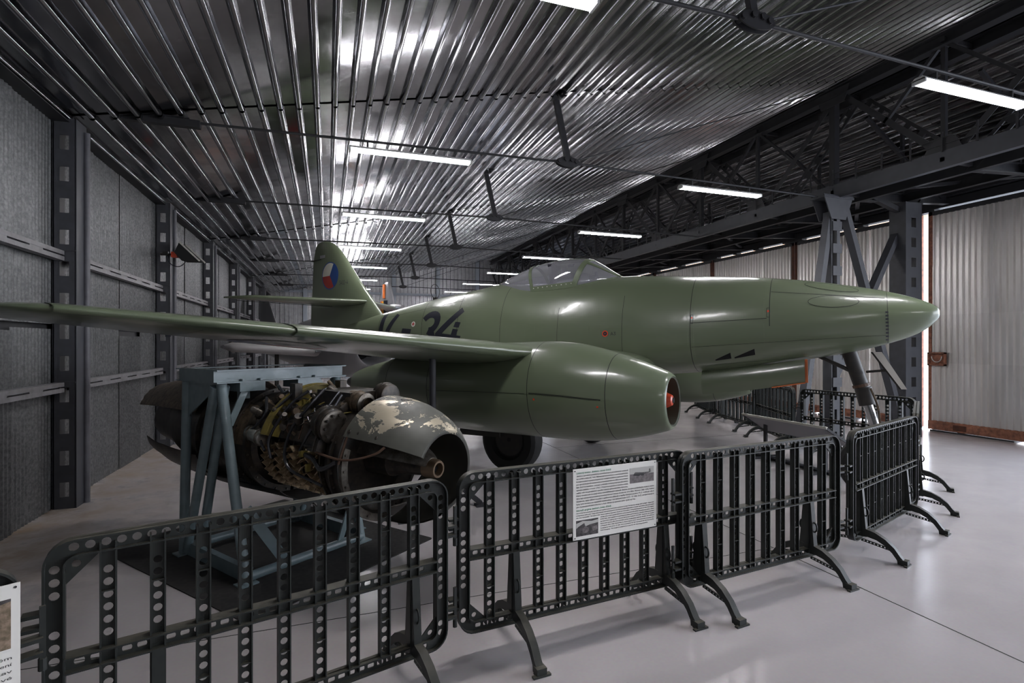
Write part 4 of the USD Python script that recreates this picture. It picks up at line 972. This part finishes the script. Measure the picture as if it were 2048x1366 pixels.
EN2 = ['design which had a great influence on the practical use of this revolutionary plane, which', 'at the time, was capable of reaching incredible performances. Another plane propelled', 'by Jumo 004 engines was a German jet bomber Arado Ar 234 Blitz. However, the engine', 'had a short service life, were sensitive in the manipulation with the throttle and suffered', 'of frequent fires. After World War II, these engines were remounted and mounted also', 'to airplanes Avia S/CS-92 (Me 262) assembled for the Czechoslovak Air Force in the', 'Avia Company. The engine is adapted as a section for teaching purposes.']
def engine_text(t, W, H):
    m = .022; r = W - m * .9
    row = lambda c, h: H - c + h / 2
    lines_of(t, ['Letecký motor Junkers Jumo 004B'], m, m + .40 * W, row(.025, .0105), .02, .0105, 'ink_green', name='heading')
    lines_of(t, CZ1, m, .64 * W, row(.0425, .0088), .0167, .0088)
    lines_of(t, CZ2, m, r, row(.0425 + 7 * .0167, .0088), .0167, .0088, last=.70 * W)
    lines_of(t, ['Aircraft engine Junkers Jumo 004B'], m, m + .40 * W, row(.247, .0105), .02, .0105, 'ink_green', name='heading')
    lines_of(t, EN1, m, r, row(.263, .0066), .0136, .0066)
    lines_of(t, EN2, m + .275 * W, r, row(.263 + 3 * .0136, .0066), .0136, .0066, last=.58 * W)
    photo(t, .665 * W, r, H - .128, H - .034, 'plane'); photo(t, m * .95, .285 * W, .020, .114, 'engine')
def left_text(t, W, H):
    photo(t, W - .24, W - .022, H - .20, H - .045, 'colour')
    lines_of(t, ['instalován v pravém', 'motoru, a jeho nasazení', 'konstruktéři Miloslav', 'a předváděn z pravé', 'strany ve výstavní hale'], W - .24, W - .02, H - .225, .021, .0085)
    lines_of(t, ['vystavován ve výstavních', 'prostorách a přístupný', 'je upraven jako výukový'], W - .24, W - .02, H - .36, .021, .0085)
d2 = dirv(B2A)
sign(B2P, B2A, .700, .537, .617, .42, 'white engine information sign with two photographs, hung on the centre barrier', engine_text)
sign(V(-.93, 2.12) - dirv(29) * .60, 29, -.02, .50, .618, .45, 'white information sign with a colour picture at the left edge of the photo', left_text)

# ---- low slanted lectern inside the enclosure
lt = thing('exhibit_lectern', 'low slanted grey lectern behind the right foreground barrier', 'lectern', loc=(6.15, 5.70, 0), rotz=90)
nrm = V(0, -.6, .8)
part(lt, 'panel', plate(sbox(-.70, -.26, .70, .26), (0, .0, .50), (1, 0, 0), (0, -.86, -.5), .02), 'lectern_face', smooth=False)
part(lt, 'top_rim', bx(-.72, .72, .215, .245, .62, .65), 'lectern_edge', smooth=False)
for s in (-1, 1):
    part(lt, 'side_rim', beam((s * .71, .23, .63), (s * .71, -.235, .37), .02, .03), 'dark_steel', smooth=False)
    part(lt, 'leg', beam((s * .5, 0, .02), (s * .5, 0, .50), .05, .03), 'dark_steel', smooth=False)
    part(lt, 'foot_bar', bx(s * .5 - .03, s * .5 + .03, -.25, .25, 0, .03), 'dark_steel', smooth=False)
part(lt, 'floor_bar', bx(-.7, .7, -.05, .05, 0, .035), 'dark_steel', smooth=False)

# ================================================================== sectioned jet engine on its stand
def rotM(loc, rz, ry=0.0):
    a, b = math.radians(rz), math.radians(ry)
    R = np.array([[math.cos(a), -math.sin(a), 0], [math.sin(a), math.cos(a), 0], [0, 0, 1]]) @ np.array([[math.cos(b), 0, math.sin(b)], [0, 1, 0], [-math.sin(b), 0, math.cos(b)]])
    M = np.eye(4); M[:3, :3] = R; M[:3, 3] = loc; return M
EA = -51.9
en = thing('jet_engine', 'dirty sectioned jet engine with a paint-chipped intake cowl, hung in a blue-grey stand', 'engine', M=rotM((-.406, 4.811, 0), EA, 1.5))
EZ0 = .925
O = (0, 0, EZ0)
el = lambda rz, **k: lathe(rz, o=O, ax=(1, 0, 0), **k)
es = lambda rz, t, **k: shell(rz, t, o=O, ax=(1, 0, 0), **k)
def pol(t, r, a):                              # a in degrees from the top towards the near side
    return V(t, -r * math.sin(math.radians(a)), EZ0 + r * math.cos(math.radians(a)))
rng = random.Random(3)
_part = part
def part(parent, name, m, mt_, **k):
    if parent.startswith(en) and not RAW[0]:
        if isinstance(m, list): m = cat(m)
        m = m.copy(); m.vertices[:, 0] = np.interp(m.vertices[:, 0], [-2.1, -1.0, -.42, .50, .95, 1.9], [-1.78, -.5, .2, 1.02, 1.22, 2.1])
    return _part(parent, name, m, mt_, **k)
RAW = [True]
cw = part(en, 'intake_cowl', es([(1.265, .438), (1.28, .446), (1.40, .437), (1.50, .42), (1.60, .388), (1.68, .352), (1.745, .312), (1.785, .278), (1.80, .262), (1.80, .250)], .012, n=56, a0=-176, a1=61), 'cowl_chipped', smooth=40, label='grey-green cowl with large patches of flaked paint')
for k in range(4): part(cw, 'cowl_fastener', lathe([(0, .014), (.004, .012), (.005, 0)], o=pol(1.31 + .07 * k, .446 - .012 * k, 56), ax=pol(0, 1, 56) - V(0, 0, EZ0), n=10), 'engine_dark')
part(cw, 'hand_hole_rim', tube([pol(1.45 + .045 * math.cos(a), .434, -2 + 7 * math.sin(a)) for a in np.linspace(.2, 3.3, 12)], .003, 5), 'engine_dark')
# bullet: starter housing with its cut fairing
part(en, 'bullet_fairing', es([(1.20, .22), (1.32, .215), (1.44, .19), (1.55, .15), (1.64, .105), (1.69, .07)], .008, n=36, a0=-120, a1=72), 'engine_steel', smooth=40)
part(en, 'starter_housing', el([(1.12, .0), (1.12, .11), (1.36, .105), (1.38, .09), (1.46, .075), (1.66, .052)], n=28), 'engine_dark')
part(en, 'starter_nozzle', el([(1.64, .05), (1.645, .066), (1.73, .062), (1.745, .055), (1.745, .042), (1.70, .038), (1.64, .036)], n=28), 'bronze')
part(en, 'starter_bore', [el([(1.70, 0), (1.70, .038)], n=20), box((1.705, 0, EZ0), (.01, .07, .012)), box((1.705, 0, EZ0), (.01, .012, .07))], 'black_void')
# intake bell and front casing
RAW[0] = False
part(en, 'intake_bell', el([(.80, .0), (.80, .30), (.95, .36), (.95, .385), (.62, .37), (.55, .34)], n=40), 'engine_black')
for t, r, a0, a1, mt_ in ((1.02, .415, 70, 178, 'engine_steel'), (.80, .405, 60, 185, 'engine_dark'), (.56, .39, 70, 190, 'engine_dark'), (-.43, .405, -178, 178, 'engine_dark'), (-.58, .41, -178, 178, 'engine_dark'), (-1.0, .415, -178, 178, 'engine_black')):
    part(en, 'casing_flange', es([(t - .014, r), (t + .014, r)], .05, n=36, a0=a0, a1=a1), mt_)
    if mt_ != 'engine_black':
        for a in np.arange(a0 + 6, a1 - 4, 15): part(en, 'flange_bolt', cyl(pol(t - .02, r - .02, a), pol(t + .024, r - .02, a), .008, 6), 'engine_steel', smooth=False)
part(en, 'casing_band', es([(.40, .405), (.43, .43), (.58, .435), (.62, .41)], .03, n=44, a0=-160, a1=78), 'engine_dark', smooth=40)
part(en, 'casing_rib', [es([(.50, .442), (.52, .442)], .02, n=40, a0=-160, a1=78)], 'engine_steel')
# compressor: solid far half, cut near-lower quarter showing the blading
part(en, 'compressor_casing', es([(-.42, .335), (0, .325), (.55, .318)], .02, n=44, a0=-190, a1=72), 'engine_black')
part(en, 'compressor_drum', el([(-.42, 0), (-.42, .235), (.55, .205), (.55, 0)], n=36), 'engine_black')
for st in range(9):
    t = .50 - st * .098
    part(en, 'stator_ring', es([(t - .048, .30), (t - .040, .30)], .018, n=24, a0=74, a1=170), 'engine_dark')
    for a in np.arange(80 + (st % 2) * 4, 158, 9.5):
        p, q = pol(t, .235, a), pol(t, .335, a + 2); d = unit(q - p); ex = unit(V(.8, 0, 0) + np.cross(d, V(1, 0, 0)) * (.55 if st % 2 else -.55))
        tw = Polygon([(-.026, 0), (.026, 0), (.034, .105), (-.030, .105)])
        part(en, 'compressor_blade', plate(tw, p, ex, d, .007), 'blade_metal', smooth=False)
# combustion, turbine and exhaust
part(en, 'combustion_casing', el([(-.42, .30), (-.45, .375), (-.98, .385), (-1.02, .36)], n=44), 'engine_dark', smooth=40)
part(en, 'casing_panel', es([(-.60, .392), (-.94, .398)], .008, n=18, a0=78, a1=118), 'engine_steel', smooth=40)
part(en, 'casing_panel', es([(-.46, .388), (-.60, .390)], .008, n=18, a0=40, a1=88), 'engine_brown', smooth=40)
part(en, 'turbine_casing', el([(-1.02, .36), (-1.10, .385), (-1.35, .36), (-1.56, .30), (-1.57, .2)], n=40), 'engine_black', smooth=40)
part(en, 'exhaust_nozzle', el([(-1.55, .30), (-1.70, .25), (-1.98, .215), (-1.99, .20), (-1.70, .22)], n=40), 'engine_black', smooth=40)
part(en, 'exhaust_bullet', el([(-1.5, .19), (-1.75, .15), (-1.95, .09), (-2.0, .0)], n=28), 'engine_black')
def ragged(profile, a0, a1, seed, jag, n=30, t=.006):
    r = random.Random(seed); pr = np.array(profile, float); A = np.radians(np.linspace(a0, a1, n)); P = []
    for k, a in enumerate(A):
        j = jag * (.5 - abs(k / (n - 1) - .5)) * 2 + r.uniform(0, .02); row = []
        for i, (x, rad) in enumerate(pr): x2 = x + (j if i == len(pr) - 1 else 0); row.append(pol(x2, rad, math.degrees(a)))
        for i, (x, rad) in reversed(list(enumerate(pr))): row.append(pol(x + (j if i == len(pr) - 1 else 0), rad - t, math.degrees(a)))
        P.append(row)
    return fix(grid(P, cv=True))
part(en, 'tail_skin', ragged([(-.98, .47), (-1.3, .46), (-1.6, .43), (-1.85, .385), (-2.06, .34)], -70, 64, 5, -.10), 'engine_brown', smooth=50, label='torn remaining piece of the nacelle skin over the exhaust')
part(en, 'tail_skin', ragged([(-.95, .45), (-1.3, .44), (-1.6, .42), (-1.75, .39), (-1.85, .37)], 108, 215, 6, -.06), 'engine_black', smooth=50)
part(en, 'keel_skin', ragged([(-.1, .42), (-.4, .43), (-.7, .445), (-.95, .45)], 135, 215, 8, 0.0), 'engine_black', smooth=50)
# accessories on top: yellow bulkhead, gearboxes, pumps, pipes
RAW[0] = True
def ringsec(r0, r1, a0, a1, n=40):
    A = np.radians(np.linspace(a0, a1, n)); return Polygon([(-r1 * math.sin(a), r1 * math.cos(a)) for a in A] + [(-r0 * math.sin(a), r0 * math.cos(a)) for a in A[::-1]])
hol = [ngon(r, 12, (-.415 * math.sin(math.radians(a)), .415 * math.cos(math.radians(a)))) for a, r in ((58, .03), (42, .024), (25, .034), (8, .022), (-12, .034), (-32, .026))]
part(en, 'accessory_bulkhead', plate(ringsec(.345, .475, -62, 72).difference(unary_union(hol)), (.50, 0, EZ0), (0, 1, 0), (0, 0, 1), .012), 'yellow_primer', smooth=False, label='yellow primed arched bulkhead')
part(en, 'bulkhead_flange', shell([(.485, .482), (.545, .478)], .008, o=O, ax=(1, 0, 0), n=40, a0=-62, a1=72), 'yellow_primer')
RAW[0] = False
part(en, 'gearbox', [box((.40, .0, EZ0 + .38), (.46, .34, .16)), box((.12, .02, EZ0 + .36), (.22, .28, .12))], 'engine_black', smooth=False)
def can_(p, q, r, m='engine_dark', name='pump', cap=True):
    p, q = V(*p), V(*q); d = unit(q - p); L = np.linalg.norm(q - p)
    return part(en, name, lathe([(0, 0), (0, r * .8), (.012, r), (L * .45, r), (L * .45, r * 1.12), (L * .55, r * 1.12), (L * .55, r), (L - .015, r), (L, r * .8), (L, 0)], o=p, ax=d, n=20), m)
can_((.46, -.30, EZ0 + .27), (.72, -.33, EZ0 + .25), .115, 'engine_dark', 'starter_motor')
sm = part(en, 'starter_flange', lathe([(0, .0), (0, .105), (.02, .112), (.035, .10), (.04, .07), (.03, .03), (.045, 0)], o=(.72, -.33, EZ0 + .25), ax=(1, -.12, -.05), n=28), 'engine_steel')
for k in range(10): part(sm, 'flange_bolt', cyl(V(.74, -.335, EZ0 + .25) + V(0, .085 * math.cos(k * .628), .085 * math.sin(k * .628)), V(.80, -.338, EZ0 + .25) + V(0, .085 * math.cos(k * .628), .085 * math.sin(k * .628)), .009, 6), 'engine_black', smooth=False)
can_((.52, -.10, EZ0 + .40), (.84, -.12, EZ0 + .385), .075, 'engine_brown', 'generator')
part(en, 'coupling', [lathe([(0, .05), (.03, .08), (.05, .08), (.06, .05), (.10, .05)], o=(.83, -.12, EZ0 + .385), ax=(1, 0, 0), n=20)], 'engine_steel')
can_((.55, .15, EZ0 + .42), (.86, .12, EZ0 + .42), .09, 'engine_dark')
cn_ = part(en, 'oil_canister', lathe([(0, 0), (0, .045), (.01, .055), (.03, .057), (.21, .057), (.235, .05), (.24, .03), (.24, 0)], o=(-.42, -.36, EZ0 + .115), ax=(1, -.1, -.08), n=24), 'canister')
part(cn_, 'canister_strap', [tube([V(-.42 + q, -.36 - .1 * q, EZ0 + .115 - .08 * q) + .059 * V(0, math.cos(a), math.sin(a)) for a in np.linspace(0, 6.283, 20)], .006, 5) for q in (.06, .20)] + [rod((-.30, -.37, EZ0 + .16), (-.30, -.36, EZ0 + .22), .012, 8)], 'engine_steel')
for k in range(46):
    t = rng.uniform(-.4, .62); a = rng.uniform(-10, 66); r = rng.uniform(.33, .42); s = rng.uniform(.018, .05); p = pol(t, r, a)
    if k % 3 == 0: part(en, 'fitting', box(p, (s * 1.6, s, s), rotM((0, 0, 0), rng.uniform(0, 90), rng.uniform(0, 60))[:3, :3]), rng.choice(['engine_black', 'engine_dark', 'engine_brown']), smooth=False)
    else: can_(p, p + V(rng.uniform(-.1, .1), -.05, rng.uniform(-.02, .1)), s * .7, rng.choice(['engine_black', 'engine_dark', 'engine_steel', 'engine_brown']), 'valve')
pipes = [[(.02, -.26, .44), (-.05, -.34, .34), (-.16, -.38, .22), (-.20, -.40, .10), (-.12, -.41, .02)],
         [(.20, -.26, .46), (.13, -.34, .38), (.02, -.39, .24), (-.05, -.42, .10), (-.02, -.42, -.02)],
         [(.36, -.24, .48), (.32, -.34, .36), (.22, -.40, .22), (.16, -.42, .05), (.22, -.42, -.06), (.45, -.42, -.10), (.72, -.42, -.12)],
         [(.52, -.22, .47), (.50, -.33, .34), (.42, -.40, .20), (.35, -.42, .08)],
         [(.58, -.22, .45), (.60, -.34, .30), (.52, -.40, .14), (.40, -.42, .12)],
         [(.35, -.42, .07), (.55, -.43, .04), (.70, -.43, -.01), (.88, -.42, .02), (.98, -.41, .05)],
         [(-.30, -.30, .38), (-.20, -.36, .28), (-.28, -.39, .18), (-.40, -.40, .12)],
         [(-.42, -.12, .42), (-.30, -.20, .46), (-.16, -.24, .42), (-.08, -.24, .44)]]
for k, p in enumerate(pipes): part(en, 'pipe', tube(curve([V(a, b, EZ0 + c) for a, b, c in p], 7), .016 if k in (5,) else .0105, 8), 'pipe_dark')
for k in range(14):
    a0, t0 = rng.uniform(30, 74), rng.uniform(-.35, .5)
    part(en, 'cable', tube(curve([pol(t0, .36, a0), pol(t0 + rng.uniform(-.1, .1), .41, a0 - 12), pol(t0 + rng.uniform(.0, .25), .40, a0 - rng.uniform(15, 30)), pol(t0 + .2, .35, a0 - 34)], 5), .005, 5), rng.choice(['engine_black', 'pipe_dark', 'rust_pipe', 'yellow_primer']))
part(en, 'pipe_clip', [box(V(.40, -.43, EZ0 + .065), (.03, .05, .035)), box(V(.46, -.43, EZ0 - .02), (.022, .03, .05))], 'yellow_primer', smooth=False)
RAW[0] = True
part(en, 'cowl_bracket', [beam(pol(1.30, .435, 60), pol(1.27, .42, 84), .04, .012)], 'rust_pipe', smooth=False)
part(en, 'drain_pipe', tube(curve([pol(1.05, .43, 78), pol(1.25, .43, 80), pol(1.40, .43, 78), pol(1.55, .40, 70), pol(1.60, .385, 62)], 6), .008, 6), 'rust_pipe')
RAW[0] = False
part(en, 'drain_pipe', tube(curve([pol(-.05, .41, 170), pol(.02, .45, 172), pol(.08, .45, 174), pol(.14, .41, 176)], 5), .008, 6), 'engine_black')
for s in (-1, 1): part(en, 'mounting_lug', [box((.02 + .0, -.05 + s * .2, EZ0 + .44), (.07, .06, .12))], 'engine_dark', smooth=False)

RAW[0] = True
# ---- stand
sd = thing('engine_stand', 'blue-grey welded tubular stand holding the sectioned engine', 'stand', loc=(-.409, 4.81, 0), rotz=35.5)
ft = {'NL': V(-.5, -.478, 0), 'NR': V(.5, -.478, 0), 'FL': V(-.5, .478, 0), 'FR': V(.5, .478, 0)}
tp_ = {'NL': V(-.5, -.128, 1.40), 'NR': V(.5, -.128, 1.40), 'FL': V(-.5, .418, 1.40), 'FR': V(.5, .418, 1.40)}
for k in ft:
    part(sd, 'leg', rod(ft[k] + V(0, 0, .01), tp_[k], .036, 16), 'blue_grey_paint')
    part(sd, 'foot_plate', box(ft[k] + V(0, 0, .012), (.13, .11, .012)), 'blue_grey_paint', smooth=False)
part(sd, 'end_brace', rod(tp_['NL'] + V(-.03, .03, -.02), ft['FL'] + V(.0, -.06, .04), .034, 14), 'blue_grey_paint')
part(sd, 'end_brace', rod(tp_['NL'] + V(.04, .03, -.02), ft['FL'] + V(.09, -.10, .04), .034, 14), 'blue_grey_paint')
part(sd, 'end_brace', rod(tp_['NR'] + V(0, .03, -.02), ft['FR'] + V(0, -.06, .04), .034, 14), 'blue_grey_paint')
part(sd, 'base_tube', rod(ft['NL'] + V(0, 0, .055), ft['NR'] + V(0, 0, .055), .034, 14), 'blue_grey_paint')
part(sd, 'base_tube', rod(ft['FL'] + V(0, 0, .055), ft['FR'] + V(0, 0, .055), .034, 14), 'blue_grey_paint')
for s in ('L', 'R'):
    part(sd, 'base_channel', prof(U_(.05, .10, .008), ft['N' + s] + V(0, 0, .06), ft['F' + s] + V(0, 0, .06)), 'blue_grey_paint', smooth=False)
part(sd, 'gusset_bar', beam(V(-.475, -.43, .52), V(-.20, -.478, .07), .012, .075, up=(0, 0, 1)), 'blue_grey_paint', smooth=False)
part(sd, 'gusset_bar', beam(V(.475, -.40, .40), V(.28, -.478, .07), .012, .075, up=(0, 0, 1)), 'blue_grey_paint', smooth=False)
for y in (-.128, .418):
    part(sd, 'top_beam', prof(U_(.06, .10, .009) if y < 0 else U_(-.06, .10, .009).buffer(0), (-.56, y, 1.455), (.56, y, 1.455)), 'blue_grey_paint', smooth=False)
for x in (-.55, .55): part(sd, 'end_beam', prof(U_(.06, .10, .009), (x, -.128, 1.455), (x, .44, 1.455)), 'blue_grey_paint', smooth=False)
for x in (-.283, .20):
    part(sd, 'hanger_block', [bx(x - .10, x + .10, -.17, .05, 1.335, 1.405), bx(x - .035, x + .035, -.06, .0, 1.27, 1.34)], 'blue_grey_paint', smooth=False)
    for q in (-.07, .07): part(sd, 'bolt', cyl((x + q, -.15, 1.40), (x + q, -.15, 1.43), .016, 6), 'blue_grey_paint', smooth=False)
for x0, x1, f in ((-.30, -.475, 'NL'), (.30, .475, 'NR')):
    part(sd, 'knee_brace', beam((x0, -.135, 1.40), (x1, -.20, 1.10), .05, .012, up=(0, 1, 0)), 'blue_grey_paint', smooth=False)
part(sd, 'knee_plate', plate(Polygon([(-.12, 1.40), (.40, 1.40), (.40, 1.12)]), (-.5, 0, 0), (0, 1, 0), (0, 0, 1), .010), 'blue_grey_paint', smooth=False)
fm_ = thing('floor_mat', 'black rubber mat on the floor under the engine stand', 'mat', loc=(-.45, 4.90, 0), rotz=EA)
part(fm_, 'rubber_sheet', ext(rrect(-1.06, -.84, 1.06, .84, .02, 2), .008), 'mat_black', smooth=False)

# ---- drip tray and trestle jack behind the engine
dt = thing('drip_tray', 'round dark drip tray with scrap parts on the floor behind the engine cowl', 'tray', loc=(.50, 5.72, 0))
part(dt, 'pan', lathe([(0, 0), (0, .40), (.085, .43), (.095, .43), (.095, .415), (.012, .385), (.012, 0)], ax=(0, 0, 1), up=(0, 1, 0), n=40), 'dark_metal')
part(dt, 'rim', tube([(.425 * math.cos(a), .425 * math.sin(a), .098) for a in np.linspace(0, 6.2832, 48)], .012, 6, cap=False), 'engine_dark')
for k in range(5): part(dt, 'scrap_part', cyl((.2 * math.cos(k * 1.3), .2 * math.sin(k * 1.3), .012), (.2 * math.cos(k * 1.3) + .06, .2 * math.sin(k * 1.3), .16 + .02 * k), .05, 12), 'engine_black')
jk = thing('trestle_jack', 'dark steel jack post standing on tripod legs under the near wing', 'jack', loc=(1.03, 5.46, 0))
part(jk, 'post', rod((0, 0, .25), (0, 0, 1.60), .035, 14), 'column_steel')
part(jk, 'pad', cyl((0, 0, 1.59), (0, 0, 1.62), .07, 16), 'column_steel')
for a in (-13, 107, 227):
    d = V(math.cos(math.radians(a)), math.sin(math.radians(a)), 0)
    part(jk, 'tripod_leg', beam(V(0, 0, .42) + d * .03, d * .5 + V(0, 0, .03), .045, .045), 'dark_steel', smooth=False)
    part(jk, 'foot', box(d * .5 + V(0, 0, .011), (.12, .10, .02)), 'dark_steel', smooth=False)

# ================================================================== other exhibits at the back
AF = unit(V(AX[0], AX[1], 0)); SF = unit(V(SX[0], SX[1], 0))
def jetM(loc, a=AF):
    M = np.eye(4); M[:3, 0] = a; M[:3, 1] = V(-a[1], a[0], 0); M[:3, 3] = loc; return M
fj = thing('nose_intake_jet', 'silver-grey jet with a round nose intake and straight wing behind the green jet', 'aircraft', M=jetM((1.08, 12.8, 0), unit(V(-.4, .9165, 0))))
o = (0, 0, 1.66)
part(fj, 'fuselage', fix(lathe([(.9, .36), (.5, .43), (.12, .475), (.02, .50), (0, .525), (.03, .555), (.15, .62), (.5, .73), (1.0, .80), (1.8, .82), (3.0, .78), (4.5, .62), (6.5, .42), (8.2, .22), (8.3, 0)], o=o, ax=(1, 0, 0), n=48)), 'silver_jet', smooth=40)
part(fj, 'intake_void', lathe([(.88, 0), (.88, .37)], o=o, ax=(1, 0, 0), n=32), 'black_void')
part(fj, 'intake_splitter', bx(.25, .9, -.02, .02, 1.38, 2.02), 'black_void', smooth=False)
ys = np.r_[np.linspace(.5, 2.6, 12), 2.68, 2.73, 2.76]; sh = np.r_[np.zeros(12), .05, .14, .3]
for sg in (1, -1):
    m = slab_airfoil(ys, 1.25 + .10 * ys + sh, 2.9 - .14 * ys - sh, np.interp(ys, [.5, 2.6, 2.76], [.26, .22, .08]), axis='y'); m.vertices[:, 1] *= sg; m.vertices[:, 2] += 1.46 + .06 * np.abs(m.vertices[:, 1])
    w_ = part(fj, 'wing', fix(m), 'jet_wing', smooth=50)
    part(w_, 'orange_stripe', [beam((2.75, sg * .9, 1.86), (2.68, sg * 2.2, 1.82), .25, .012)], 'paint_orange', smooth=False)
    wr_ = slab_airfoil([.45, .9], [1.1, 1.28], [3.0, 2.85], [.15, .12], axis='y'); wr_.vertices[:, 1] *= sg; wr_.vertices[:, 2] += 1.50
    part(w_, 'wing_root', fix(wr_), 'silver_jet', smooth=50)
part(fj, 'fin', slab_airfoil([2.0, 3.3], [6.3, 7.5], [8.2, 8.4], [.12, .07]), 'silver_jet', smooth=50)
part(fj, 'blue_letter', [plate(strokes([[(0, 0), (0, .3)], [(0, .3), (.14, .3)], [(0, .15), (.10, .15)]], .025), V(.35, .68, 1.58), (-1, .1, 0), (0, 0, 1), .02)], 'marking_blue', smooth=False)
for sg in (1, -1): part(fj, 'main_leg', [rod((2.5, sg * 1.4, 1.7), (2.5, sg * 1.4, .3), .05, 10), lathe([(-.08, 0), (-.08, .3), (.08, .3), (.08, 0)], o=(2.5, sg * 1.4, .3), ax=(0, 1, 0), n=24)], 'dark_metal')
part(fj, 'nose_leg', [rod((.9, 0, 1.3), (.9, 0, .25), .04, 10), lathe([(-.06, 0), (-.06, .25), (.06, .25), (.06, 0)], o=(.9, 0, .25), ax=(0, 1, 0), n=24)], 'dark_metal')

bj = thing('striped_tail_jet', 'pale blue-grey jet tail with orange and black striped fin at the far end', 'aircraft', M=jetM((2.55, 15.75, -.35)))
o = (0, 0, 2.3)
part(bj, 'tail_boom', fix(lathe([(-3.2, .5), (-2.4, .46), (-1.2, .34), (0, .24), (1.6, .16), (1.7, 0)], o=o, ax=(1, 0, 0), n=28)), 'silver_jet', smooth=40)
ff_ = part(bj, 'fin', slab_airfoil([2.3, 3.2, 3.85, 3.95], [.75, .95, 1.15, 1.22], [1.72, 1.62, 1.52, 1.4], [.16, .13, .10, .05]), 'silver_jet', smooth=50)
for x0, x1, z0, z1, mt_ in ((1.36, 1.44, 3.45, 3.88, 'paint_orange'), (1.40, 1.47, 2.4, 3.36, 'paint_yellow'), (1.47, 1.53, 2.4, 3.36, 'paint_orange'), (1.24, 1.40, 2.9, 3.38, 'marking_black')):
    part(ff_, 'stripe', [bx(x0, x1, s * .052 - .02, s * .052 + .02, z0, z1) for s in (1,)], mt_, smooth=False)
part(bj, 'bullet_fairing', fix(lathe([(.55, 0), (.62, .09), (.9, .16), (1.25, .12), (1.6, 0)], o=(0, 0, 3.12), ax=(1, 0, 0), n=24)), 'silver_jet')
for sg in (1, -1):
    ys = np.linspace(.05, 1.75, 8); m = slab_airfoil(ys, .62 + ys * .28, 1.6 + ys * .02, np.full(8, .09), axis='y'); m.vertices[:, 1] *= sg; m.vertices[:, 2] += 3.12
    part(bj, 'tailplane', fix(m), 'light_steel', smooth=50)
part(bj, 'tail_support', [rod((-1.0, s * .5, 0), (-1.0, 0, 2.05), .05, 8) for s in (-1, 1)], 'dark_metal')

# ---- floodlights clamped to the wall columns
def floodlight(loc, rz, label):
    t = thing('floodlight', label, 'lamp', loc=loc, rotz=rz)
    b = part(t, 'housing', plate(Polygon([(.02, .16), (.32, -.13), (.06, -.13), (-.05, .0)]), (0, 0, 0), (1, 0, 0), (0, 0, 1), .22), 'black_rubber', smooth=False)
    part(t, 'rim', [beam((.03, s * .11, .165), (.33, s * .11, -.13), .02, .022) for s in (-1, 1)], 'lectern_edge', smooth=False)
    part(t, 'junction_box', box((-.07, -.02, -.03), (.09, .10, .09)), 'bullet_red', smooth=False)
    part(t, 'bracket', [rod((-.30, 0, -.02), (-.06, 0, -.02), .02, 8), box((-.22, 0, 0), (.08, .05, .05))], 'dark_metal')
    part(t, 'cable', tube(curve([(-.18, -.08, -.05), (-.12, -.08, -.18), (.0, -.08, -.23), (.10, -.08, -.16), (.10, -.06, -.08)], 6), .007, 6), 'marking_black')
    return t
fl = floodlight((-2.28, 10.02, 3.18), -10, 'black floodlight clamped high on the second nearest wall column')
dup(fl, (-2.25, 20.45, 1.75), -30, 'small black floodlight on a far wall column under the grey straight wing')
cl = thing('cable_clamp', 'small black clamp with cable on the wall column just under the green wing', 'clamp', loc=(-2.34, 10.05, 1.90))
part(cl, 'jaw', [box((-.08, 0, 0), (.16, .06, .05)), box((-.12, 0, -.05), (.08, .05, .08))], 'marking_black', smooth=False)
part(cl, 'rod', rod((-.05, 0, .01), (.20, 0, .06), .015, 8), 'dark_metal')
